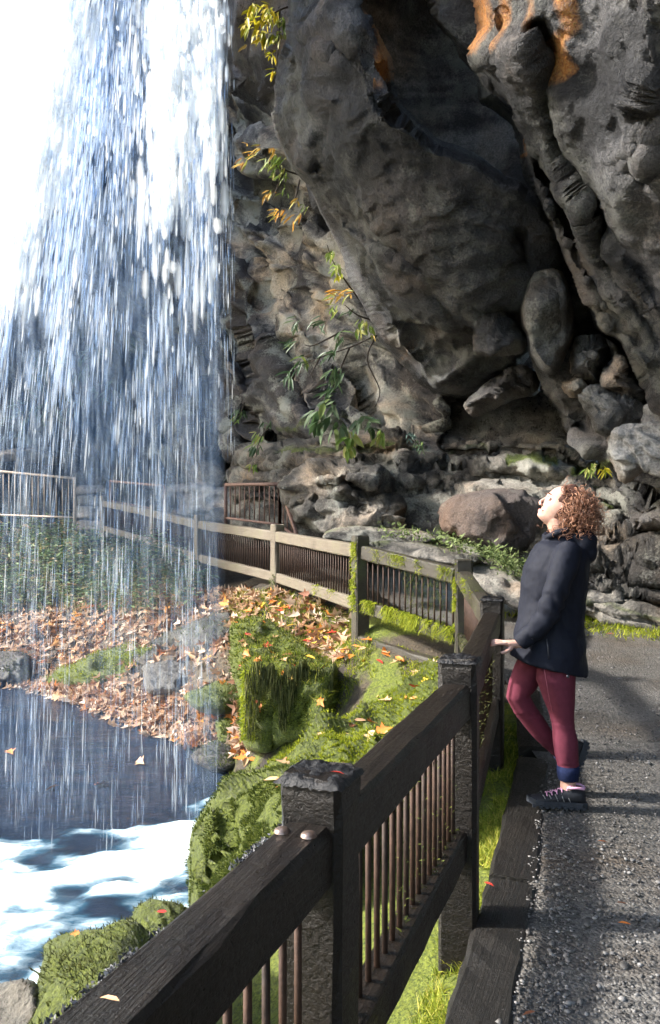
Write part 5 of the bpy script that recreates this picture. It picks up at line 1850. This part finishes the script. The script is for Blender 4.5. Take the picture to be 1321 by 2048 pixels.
lump = lambda f, ph: (lambda t: np.clip(.35 + .8 * np.sin(t * f + ph) * np.sin(t * f * 2.3 + ph * 2), 0.02, 1))
fence_moss(4, panel[4][5], 9000, 0.0, 1.0, 'bottom', BRIGHT, .06, .008, .55, 801, lump(9, .6))
fence_moss(4, panel[4][5], 5000, 0.05, .8, 'bottom', BRIGHT, .09, .008, .8, 802, lump(7, 1.9))
fence_moss(4, panel[4][4], 4200, 0.0, .95, 'top', BRIGHT, .05, .008, .4, 803, lump(8, .2))
fence_moss(4, panel[4][5], 700, .1, .55, 'bars', DEEP, .035, .006, .5, 804)
fence_moss(3, panel[3][4], 1300, .3, 1, 'top', BRIGHT, .035, .008, .4, 805, lump(6, .5))
fence_moss(3, panel[3][5], 900, .2, 1, 'bottom', HANG, .05, .009, .6, 806)
fence_moss(5, panel[5][5], 1100, 0, .45, 'bottom', BRIGHT, .05, .010, .5, 807, lump(8, 1.1))
fence_moss(1, panel[1][5], 420, .35, 1, 'bottom', DEEP, .022, .004, .3, 808)
fence_moss(2, panel[2][5], 1200, 0, 1, 'bars', HANG, .03, .005, .5, 809)
fence_moss(1, panel[1][5], 500, .35, 1, 'bars', DEEP, .014, .003, .3, 810)
for i, n, zz0, zz1, mt in ((5, 900, -.62, .03, BRIGHT), (4, 1500, -.5, .06, BRIGHT), (6, 220, -.8, -.5, DEEP)):
    qd = POSTS[i]
    po, top, s_, d_ = post_objs[i]
    r = np.random.default_rng(820 + i)
    sv, dv = np.array(s_), np.array(d_)
    a = r.uniform(-1, 1, n)
    zz = qd['zt'] + zz0 + (zz1 - zz0) * r.random(n) ** .8
    p_ = np.array([qd['x'], qd['y'], 0])[None] - sv * PW / 2 + dv * (a * PW / 2)[:, None]
    p_[:, 2] = zz
    k = fbm(p_ / .09, 3, i) > -.15
    blades('moss', p_[k], np.tile(-sv + np.array([0, 0, .2]), (k.sum(), 1)), .045, .009, mt, po, 830 + i, .5, grav=.5, seg=3)
# flecks and wet crust along the near rail edge
a0, c0, d, s, tr, br, _ = panel[0]
r = np.random.default_rng(3)
n = 2200
t = r.uniform(.25, 1, n)
t = t[fbm(np.stack([t * 22, 0 * t, 0 * t], -1), 3, 2) + r.normal(0, .3, n) > .1]
n = len(t)
p_ = np.array(a0)[None] * (1 - t)[:, None] + np.array(c0)[None] * t[:, None] - np.array(s)[None] * (RW / 2 - .012 * r.random((n, 1)) ** 2) + np.array([0, 0, 1.]) * (-.012 * r.random((n, 1)))
CRUST = rand_mat('grey_lichen', [(0, (.02, .02, .022)), (.6, (.06, .06, .065)), (1, (.18, .18, .19))], .6, .4)
blades('lichen', p_, np.tile(-np.array(s) * .8 + np.array([0, 0, .7]), (n, 1)), .007, .005, CRUST, tr, 5, .9)

# ------------------------------------------------------------------ grass, weeds
GRASS = rand_mat('grass', [(0, (.09, .13, .012)), (.5, (.21, .26, .022)), (.8, (.36, .37, .04)), (1, (.50, .42, .11))], .6, .25, .35)
DRYG = rand_mat('dry_grass', [(0, (.14, .12, .05)), (.5, (.26, .21, .10)), (1, (.42, .36, .20))], .7, .2, .3)
WEED = rand_mat('weed_leaves', [(0, (.045, .075, .030)), (.4, (.10, .155, .06)), (.7, (.20, .26, .12)), (.88, (.25, .23, .11)), (1, (.30, .18, .09))], .55, .3, .3)


def ground_pts(n, area, seed, yr=(4, 17)):
    """points on the bank whose place in the photograph lies inside the area"""
    r = np.random.default_rng(seed)
    out = []
    tot = 0
    while tot < n:
        y = r.uniform(yr[0], yr[1], 30000)
        u = r.uniform(min(a for a, b in area), max(a for a, b in area), 30000)
        x = (u - 660.5) / FPX * y
        z, _ = ground_z(x, y)
        v = 1024 + (CAMZ - z) / y * FPX
        k = inside(u, v, area) & (r.random(30000) < y / yr[1])
        out.append(np.stack([x, y, z], -1)[k])
        tot += k.sum()
        if len(out) > 60: break
    return np.concatenate(out)[:n]


g1 = ground_pts(6500, [(440, 1190), (560, 1180), (700, 1230), (760, 1290), (720, 1340), (600, 1320), (480, 1260)], 1, (6, 13))
mt_, mn_ = mesh_samples(mblock, 1500, None, 31, .35)
tag(blades('grass', np.concatenate([g1, mt_]), np.tile([-.1, -.15, 1.0], (len(g1) + 1500, 1)), .105, .008, GRASS, None, 2, .5, seg=3, grav=.22), 'bright grass and weeds on the bank below the middle fence panels', 'grass')
gm = ground_pts(15000, [(520, 1560), (560, 1500), (640, 1430), (700, 1330), (800, 1290), (900, 1330), (900, 1450), (800, 1560), (640, 1640), (540, 1640)], 33, (3.2, 8))
gm = gm[fbm(gm / .25, 3, 12) > -.1]
tag(blades('ground_moss', gm, np.tile([-.1, -.2, 1.0], (len(gm), 1)), .035, .008, BRIGHT, None, 34, .5), 'soft green moss covering the soil left of the fence', 'moss')
# strip between the fence and the edging timber
r = np.random.default_rng(44)
n = 16000
y = r.uniform(1.5, 6.0, n)
fx = np.interp(y, [q_['y'] for q_ in POSTS[:5]], [q_['x'] for q_ in POSTS[:5]])
kx = np.interp(y, [1.15, 2.16, 3.16, 4.85, 6.1], [-.11, .30, .625, 1.14, 1.4])
x = fx - .10 + (kx - fx + .10) * r.random(n) ** .8
z, _ = ground_z(x, y)
z = np.minimum(z, 0.0)
kk = (fbm(np.stack([x, y, 0 * x], -1) / .16, 3, 6) > -.15)
tag(blades('grass', np.stack([x, y, z], -1)[kk], np.tile([.1, 0, 1.0], (kk.sum(), 1)), .08, .0055, GRASS, None, 45, .5, seg=3, grav=.25), 'short grass growing between the fence and edging timbers', 'grass')
r = np.random.default_rng(46)
n = 2600
y = r.uniform(7.4, 9.0, n)
x = np.interp(y, [7.4, 9.0], [3.25, 2.2]) + r.normal(0, .22, n) + (r.random(n) - .3) * .8
z = zpath(y) + .0
tag(blades('grass', np.stack([x, y, z], -1), np.tile([0, -.2, 1.0], (n, 1)), .07, .009, BRIGHT, None, 47, .6, seg=2), 'yellow-green moss and grass along the cliff foot right of the person', 'grass')
r = np.random.default_rng(48)
pp = []
for (u0, v0, u1, v1, Y, m_) in [(890, 1085, 1060, 1130, 8.6, 420), (760, 1060, 900, 1085, 9.2, 220), (980, 1100, 1045, 1160, 8.2, 260)]:
    t = r.random(m_)
    pp.append(Pn(u0 + (u1 - u0) * t + r.normal(0, 10, m_), v0 + (v1 - v0) * t + r.normal(0, 9, m_), Y + r.uniform(-.15, .15, m_)))
pp = np.concatenate(pp)
tag(leaf_cloud('weeds', pp, np.stack([r.normal(0, 1, len(pp)), r.normal(0, 1, len(pp)), r.normal(.6, .5, len(pp))], -1), np.tile([0, -.5, 1.], (len(pp), 1)), .055, rand_mat('low_weeds', [(0, (.05, .08, .02)), (1, (.22, .27, .10))], .6, .3, .3), None, 49), 'low leafy weeds at the foot of the brown boulder', 'weeds')

# weeds on the far left slope behind the falling water
wp = ground_pts(1000, [(-120, 1040), (60, 1050), (200, 1075), (300, 1110), (420, 1170), (400, 1225), (250, 1235), (100, 1230), (-120, 1240)], 51, (10, 17.5))
r = np.random.default_rng(52)
P_, D_ = [], []
stem = []
for p in wp:
    h = r.uniform(.18, .65)
    lean = r.normal(0, .22, 2)
    for k in range(11):
        t = (k + 1) / 11
        c = p + np.array([lean[0] * t * h, lean[1] * t * h, h * t])
        a = r.uniform(0, 6.28)
        P_.append(c)
        D_.append((math.cos(a), math.sin(a), r.uniform(-.3, .5)))
    stem.append(p)
P_, D_ = np.array(P_), np.array(D_)
und = leaf_cloud('undergrowth', P_, D_, np.tile([0, 0, 1.], (len(P_), 1)), .12, WEED, None, 53)
tag(und, 'tangle of green weeds on the slope below the left railing', 'undergrowth')
stem = np.repeat(np.array(stem), 5, 0) + r.normal(0, .06, (len(stem) * 5, 3)) * np.array([1, 1, .2])
blades('stems', stem, np.tile([0, 0, 1.], (len(stem), 1)), .42, .010, DRYG, und, 54, .25, seg=3, grav=.1)

# ------------------------------------------------------------------ fallen leaves
LEAFSTOPS = [(0, (.10, .055, .035)), (.18, (.24, .12, .065)), (.4, (.44, .27, .16)), (.65, (.56, .40, .28)), (.88, (.68, .56, .45)), (.95, (.60, .28, .06)), (1, (.46, .14, .04))]
LITTER = rand_mat('leaf_litter', LEAFSTOPS, .6, .25, .25)
lp = np.concatenate([
    ground_pts(2500, [(-60, 1240), (100, 1215), (250, 1190), (400, 1165), (480, 1200), (480, 1330), (420, 1340), (300, 1300), (180, 1320), (70, 1365), (-60, 1380)], 61, (8, 16)),
    ground_pts(420, [(440, 1180), (560, 1185), (700, 1225), (700, 1320), (560, 1300), (470, 1240)], 62, (6, 13)),
    ground_pts(1300, [(-60, 1372), (100, 1372), (300, 1392), (480, 1400), (500, 1510), (400, 1490), (250, 1450), (80, 1385)], 63, (7, 14))])
# leaves washed together along the waterline
r = np.random.default_rng(64)
sh = np.array([P(a, b, 2.6 * FPX / (b - 1024)) for a, b in [(-80, 1366), (40, 1372), (100, 1384), (170, 1405), (250, 1436), (330, 1462), (400, 1485), (470, 1500)]])
t = r.random(1500) * (len(sh) - 1.001)
i0 = t.astype(int)
fl = sh[i0] + (sh[i0 + 1] - sh[i0]) * (t - i0)[:, None] + np.stack([r.normal(0, .18, 1500), r.normal(0.1, .16, 1500), 0 * t], -1)
fl[:, 2] = -1.095
gzl, _ = ground_z(fl[:, 0], fl[:, 1])
fl[:, 2] = np.maximum(fl[:, 2], gzl + .02)
lp = np.concatenate([lp, fl])
lp[:, 2] += r.uniform(.01, .04, len(lp))
dd = np.stack([r.normal(0, 1, len(lp)), r.normal(0, 1, len(lp)), r.normal(0, .25, len(lp))], -1)
lit = leaf_cloud('leaf_litter', lp, dd, np.tile([0, -.25, 1.], (len(lp), 1)), .115, LITTER, None, 65, LEAF_MAPLE, flat=.6, curl=2.2, var=.68)
tag(lit, 'thick litter of orange and tan fallen leaves on the bank', 'leaves')

# single leaves that stand out
LEAFME = {}
for nm, shp in (('leaf_maple', LEAF_MAPLE), ('leaf_oval', LEAF_OVAL)):
    LEAFME[nm] = npmesh(nm, shp[0] * np.array([1, .9, 1.3]), shp[1])
LEAFCOLS = {'orange': (.55, .17, .03), 'tan': (.50, .30, .16), 'yellow': (.62, .40, .05), 'red': (.38, .03, .02), 'brown': (.20, .075, .035)}
LMAT = {}
for k_, c_ in LEAFCOLS.items():
    LMAT[k_] = plain('leaf_' + k_, c_, .55, .3, 0, .3, 25)
    for nm in ('leaf_maple', 'leaf_oval'):
        me = LEAFME[nm].copy()
        me.materials.append(LMAT[k_])
        LEAFME[(nm, k_)] = me


def leaf_thing(p, n, size, col, label, group, r, shape=None):
    me = LEAFME[(shape or r.choice(['leaf_maple', 'leaf_oval']), col)]
    o = bpy.data.objects.new('fallen_leaf', me)
    COL.objects.link(o)
    nn = Vector(n).normalized() if Vector(n).length > 0 else Vector((0, 0, 1))
    x = Vector((r.gauss(0, 1), r.gauss(0, 1), r.gauss(0, .15)))
    x = (x - nn * x.dot(nn)).normalized()
    o.matrix_world = leaf_frame(Vector(p) + nn * .008, x, nn + Vector((r.gauss(0, .25), r.gauss(0, .25), r.gauss(0, .2)))) @ Matrix.Scale(size, 4)
    return tag(o, label, 'leaf', group)


r = random.Random(5)
pick = lambda: r.choice(['orange', 'orange', 'tan', 'tan', 'brown', 'yellow', 'red'])
sp, sn = mesh_samples(mb_, 70, None, 71, .35)
for p, n_ in zip(sp, sn):
    c = pick()
    leaf_thing(p, n_, r.uniform(.05, .10), c, f'{c} fallen leaf resting on the bright mossy mound by the fence', 'leaves on the bright mound', r)
sp, sn = mesh_samples(mblock, 34, None, 72, .45)
for p, n_ in zip(sp, sn):
    c = pick()
    leaf_thing(p, n_, r.uniform(.08, .12), c, f'{c} fallen leaf on top of the tall mossy block', 'leaves on the tall block', r)
gp = ground_pts(110, [(470, 1190), (560, 1190), (700, 1230), (760, 1300), (850, 1330), (760, 1340), (690, 1330), (560, 1300)], 73, (5, 12))
for p in gp:
    c = pick()
    leaf_thing(p + np.array([0, 0, .02]), (0, -.2, 1), r.uniform(.09, .14), c, f'{c} fallen leaf among the grass below the middle fence panels', 'leaves in the grass', r)
gp = ground_pts(45, [(430, 1440), (500, 1440), (500, 1530), (420, 1510)], 74, (6, 11))
for p in gp:
    c = r.choice(['orange', 'orange', 'tan', 'brown'])
    leaf_thing(p + np.array([0, 0, .05]), (0, -.3, 1), r.uniform(.10, .15), c, f'{c} fallen leaf at the waterline left of the tall block', 'leaves at the waterline', r)
for (u, v, c, lab) in [(16, 1502, 'orange', 'orange leaf floating on the pool at the far left'), (276, 1521, 'tan', 'pale leaf floating in the middle of the pool'), (190, 1572, 'brown', 'brown leaf adrift on the pool above the foam'), (118, 1572, 'orange', 'orange leaf adrift on the pool nearest the foam')]:
    leaf_thing(P(u, v, 2.58 * FPX / (v - 1024)), (0, 0, 1), .15, c, lab, None, r)
for (u, v, z, c, lab) in [(240, 2015, .875, 'tan', 'curled pale leaf lying on the nearest fence rail'), (660, 1551, .965, 'red', 'small red leaf stuck to the nearest post top')]:
    Y = (CAMZ - z) * FPX / (v - 1024)
    leaf_thing(P(u, v, Y), (0, 0, 1), .03, c, lab, None, r, 'leaf_oval')
for (u, v, c, lab) in [(1255, 1812, 'brown', 'dark red-brown leaf on the gravel near the bottom right'), (1262, 1853, 'orange', 'small orange leaf on the gravel below the dark one'), (1195, 1685, 'brown', 'brown scrap of leaf on gravel right of the shoe shadow'), (968, 1768, 'red', 'reddish leaf at the foot of the second post'), (1072, 2028, 'brown', 'brown leaf on gravel at the very bottom'), (1230, 1270, 'brown', 'brown leaf on the far gravel by the jacket')]:
    Y = 1.47 * FPX / (v - 1024)
    if v < 1500: Y = 7.4
    leaf_thing(P(u, v, Y), (0, 0, 1), .045 if v > 1500 else .09, c, lab, None, r, 'leaf_oval')
leaf_thing(P(335, 1826, 2.95), (0, -.4, 1), .04, 'red', 'red leaf on the olive hummock near the rail', None, r)
leaf_thing(P(160, 1868, 2.98), (0, -.4, 1), .035, 'orange', 'orange leaf on the olive hummock above the foam', None, r)
leaf_thing(P(620, 1188, 8.6), (-.3, -1, .3), .13, 'brown', 'curled brown leaf propped against the bottom rail', None, r, 'leaf_maple')
leaf_thing(P(845, 1372, 5.1), (-.2, -1, .1), .09, 'red', 'upright red leaf on the mound beside the second post', None, r, 'leaf_oval')

# ------------------------------------------------------------------ shrubs hanging on the cliff
LV = npmesh('shrub_leaf', LEAF_OVAL[0] * np.array([1, .82, 1.0]), LEAF_OVAL[1])
LVS = npmesh('slim_leaf', LEAF_OVAL[0] * np.array([1, .55, 1.0]), LEAF_OVAL[1])
def shrubmats(name, stops):
    return rand_mat(name, stops, .45, .4, .4, src='object')
GREENL = shrubmats('rhododendron_leaf', [(0, (.030, .060, .022)), (.5, (.07, .12, .05)), (.85, (.14, .20, .11)), (1, (.17, .22, .05))])
YELL = shrubmats('yellow_leaf', [(0, (.20, .26, .02)), (.4, (.50, .46, .03)), (.8, (.65, .50, .04)), (1, (.30, .34, .03))])
ORNG = shrubmats('orange_leaf', [(0, (.60, .26, .03)), (.5, (.66, .40, .08)), (.8, (.55, .48, .16)), (1, (.22, .27, .04))])
LIME = shrubmats('lime_leaf', [(0, (.12, .20, .03)), (.5, (.22, .30, .06)), (1, (.42, .40, .12))])
BRANCH = plain('branch_bark', (.06, .048, .040), .8, .2, 0, .4, 40)


def shrub(name, label, branches, clusters, Y, seed):
    """branches: lists of (u, v, dY); clusters: (u, v, radius px, count, leaf length px, mat, droop dir px, slim)"""
    root = empty(name, P(branches[0][0][0], branches[0][0][1], Y))
    tag(root, label, 'shrub')
    inv = Matrix.Translation(-root.location)
    r = random.Random(seed)
    mb = MB()
    for br_ in branches:
        pts = [P(a, b, Y + c) for a, b, c in smooth_poly(br_, 4, False)]
        n = len(pts)
        mb.add(*tube([inv @ p for p in pts], [.014 * (1 - .7 * i / n) for i in range(n)], 6))
    mb.build('branch', BRANCH, root, True)
    cache = {}
    for (cu, cv, rad, cnt, ll, mt, dirpx, slim) in clusters:
        for k in range(cnt):
            a = r.uniform(0, 6.28)
            rr = rad * math.sqrt(r.random())
            Yl = Y + r.uniform(-.25, .15)
            p = P(cu + rr * math.cos(a), cv + rr * math.sin(a) * .8, Yl)
            dv = Vector((dirpx[0] + r.gauss(0, .45), r.gauss(-.25, .5), -dirpx[1] + r.gauss(0, .4)))
            me = cache.get((slim, mt.name))
            if me is None:
                me = (LVS if slim else LV).copy()
                me.materials.append(mt)
                cache[(slim, mt.name)] = me
            o = bpy.data.objects.new('leaf', me)
            COL.objects.link(o)
            o.parent = root
            o.matrix_local = inv @ leaf_frame(p, dv, Vector((r.gauss(0, .5), -.6, .8))) @ Matrix.Scale(ll * r.uniform(.7, 1.25) / FPX * Y, 4)
    return root


shrub('rhododendron', 'large rhododendron branch with drooping green leaves on the cliff', [[(800, 660, .1), (752, 672, 0), (700, 695, -.05), (640, 715, -.1), (600, 735, -.1)], [(752, 672, 0), (735, 720, 0), (760, 780, 0), (750, 815, 0)], [(700, 695, 0), (672, 760, 0), (660, 800, 0)], [(690, 660, 0), (630, 690, 0), (610, 690, 0)], [(640, 715, 0), (622, 750, 0)]],
      [(590, 640, 12, 8, 26, GREENL, (-.6, .7), 1), (640, 640, 16, 9, 28, GREENL, (-.6, .7), 1), (680, 670, 14, 9, 28, GREENL, (-.5, .8), 1), (585, 685, 12, 8, 26, GREENL, (-.7, .5), 1), (605, 722, 16, 14, 30, GREENL, (-.7, .6), 1), (578, 748, 10, 8, 28, GREENL, (-.7, .6), 1),
       (660, 700, 14, 10, 30, GREENL, (-.5, .8), 1), (676, 745, 18, 16, 34, GREENL, (-.5, .9), 1), (668, 775, 14, 10, 34, GREENL, (-.6, .7), 1), (660, 805, 16, 10, 36, GREENL, (-.5, .6), 0), (630, 828, 14, 7, 50, GREENL, (-.5, .8), 0), (655, 842, 14, 6, 52, GREENL, (-.3, .9), 0), (678, 852, 14, 8, 46, GREENL, (-.1, 1), 0), (700, 870, 16, 10, 36, LIME, (-.1, 1), 0), (725, 840, 14, 12, 32, GREENL, (.2, .3), 0), (742, 850, 10, 8, 30, GREENL, (.4, .5), 0), (756, 868, 14, 10, 26, LIME, (0, 1), 0), (697, 895, 10, 8, 26, LIME, (0, 1), 0), (720, 655, 10, 6, 24, LIME, (0, 1), 0)], 10.4, 1)
shrub('yellow_shrub', 'bright yellow leafy shrub hanging at the top beside the waterfall', [[(590, 10, .2), (560, 20, 0), (530, 40, 0), (505, 55, 0)], [(560, 20, 0), (558, 80, 0), (552, 130, 0)]],
      [(520, 20, 24, 30, 24, YELL, (-.4, .8), 0), (505, 45, 18, 18, 26, YELL, (-.5, .8), 0), (545, 30, 20, 26, 24, YELL, (-.2, 1), 0), (530, 70, 18, 20, 24, YELL, (-.3, 1), 0), (555, 70, 14, 16, 22, LIME, (-.2, 1), 0), (545, 105, 10, 8, 20, YELL, (-.2, 1), 0), (562, 40, 10, 14, 22, LIME, (0, 1), 0), (550, 140, 6, 5, 20, YELL, (-.3, 1), 0), (492, 90, 4, 2, 22, ORNG, (-.4, 1), 0)], 10.4, 2)
shrub('autumn_shrub', 'orange and green sprays hanging below the overhang edge beside the waterfall', [[(600, 350, .2), (570, 340, 0), (530, 320, 0), (500, 310, 0)], [(600, 360, .1), (590, 400, 0), (575, 420, 0)], [(570, 340, 0), (555, 375, 0), (545, 400, 0)]],
      [(510, 300, 18, 14, 22, ORNG, (-.8, .7), 1), (490, 322, 10, 8, 24, ORNG, (-.7, .8), 1), (550, 320, 20, 26, 24, LIME, (-.4, .9), 1), (560, 345, 16, 18, 24, LIME, (-.5, .9), 1), (548, 300, 10, 8, 20, ORNG, (-.3, .9), 1), (540, 385, 12, 10, 22, ORNG, (-.7, .7), 1), (560, 425, 14, 12, 22, ORNG, (-.7, .7), 1), (590, 430, 14, 10, 22, ORNG, (-.6, .8), 1), (595, 400, 8, 6, 20, ORNG, (-.5, .9), 1), (615, 410, 8, 6, 18, LIME, (-.4, .9), 1), (570, 380, 10, 6, 20, LIME, (-.5, .9), 1)], 10.4, 3)
shrub('ledge_shrub', 'green and orange sprays along the lower edge of the overhang', [[(720, 600, .2), (690, 560, 0), (665, 520, 0), (655, 490, 0)], [(745, 640, .1), (715, 630, 0), (690, 610, 0)]],
      [(662, 505, 10, 12, 20, LIME, (-.2, .9), 0), (670, 530, 12, 12, 20, LIME, (-.2, 1), 0), (680, 548, 8, 8, 18, YELL, (-.1, 1), 0), (672, 588, 12, 9, 26, ORNG, (-.9, .5), 1), (695, 585, 14, 12, 26, ORNG, (-.8, .6), 1), (668, 620, 16, 10, 24, LIME, (-.7, .7), 1), (725, 640, 10, 8, 20, LIME, (-.2, 1), 0), (738, 655, 8, 8, 20, LIME, (0, 1), 0), (700, 620, 10, 6, 22, GREENL, (-.6, .7), 1), (745, 668, 4, 3, 18, ORNG, (0, 1), 1)], 10.4, 4)
shrub('ivy_patch', 'small bluish leafy patch on the boulder ledge right of the rhododendron', [[(825, 850, 0), (830, 880, 0), (845, 895, 0)]], [(822, 872, 10, 14, 12, shrubmats('bluish_leaf', [(0, (.06, .11, .09)), (1, (.18, .26, .22))]), (0, .6), 0), (838, 885, 10, 14, 12, GREENL, (0, .6), 0), (845, 898, 6, 6, 12, GREENL, (0, .6), 0)], 9.8, 5)
shrub('fern', 'small yellow-green fern on the ledge above the person', [[(1192, 950, 0), (1192, 930, 0)]], [(1188, 932, 10, 14, 20, LIME, (-.2, .8), 1), (1204, 935, 10, 14, 20, YELL, (.2, .9), 1), (1180, 940, 8, 8, 18, LIME, (-.3, .9), 1)], 7.9, 6)
shrub('fern', 'little fern sprouting from the crack left of the rhododendron', [[(540, 850, 0), (520, 880, 0), (512, 915, 0)]], [(520, 870, 10, 12, 22, LIME, (-.6, .8), 1), (512, 890, 10, 12, 22, GREENL, (-.5, .9), 1), (508, 925, 8, 8, 18, LIME, (-.3, 1), 1), (535, 845, 8, 8, 18, GREENL, (-.3, .8), 1)], 12.0, 7)
shrub('fern', 'little fern at the dark foot of the leaning slab', [[(490, 805, 0), (480, 830, 0)]], [(480, 822, 10, 14, 20, GREENL, (-.5, .9), 1), (474, 835, 8, 8, 18, LIME, (-.3, 1), 1)], 14.0, 8)
GREENB = shrubmats('mist_leaf', [(0, (.05, .09, .06)), (.6, (.12, .18, .13)), (1, (.28, .34, .27))])
shrub('rhododendron', 'leafy rhododendron on the ledge behind the falling water', [[(130, 850, 0), (120, 780, 0), (110, 700, 0)], [(130, 850, 0), (180, 760, 0), (200, 680, 0)], [(130, 850, 0), (60, 790, 0), (40, 740, 0)]],
      [(90, 740, 40, 40, 24, GREENB, (-.2, .8), 1), (150, 720, 40, 36, 24, GREENB, (-.1, .8), 1), (195, 690, 26, 24, 24, GREENB, (.1, .8), 1), (60, 810, 40, 34, 24, GREENB, (-.2, .8), 1), (130, 810, 34, 30, 22, GREENB, (-.1, .9), 1), (215, 780, 30, 24, 22, GREENB, (.1, .8), 1), (30, 850, 30, 20, 22, GREENB, (-.2, .8), 1)], 16.4, 9)
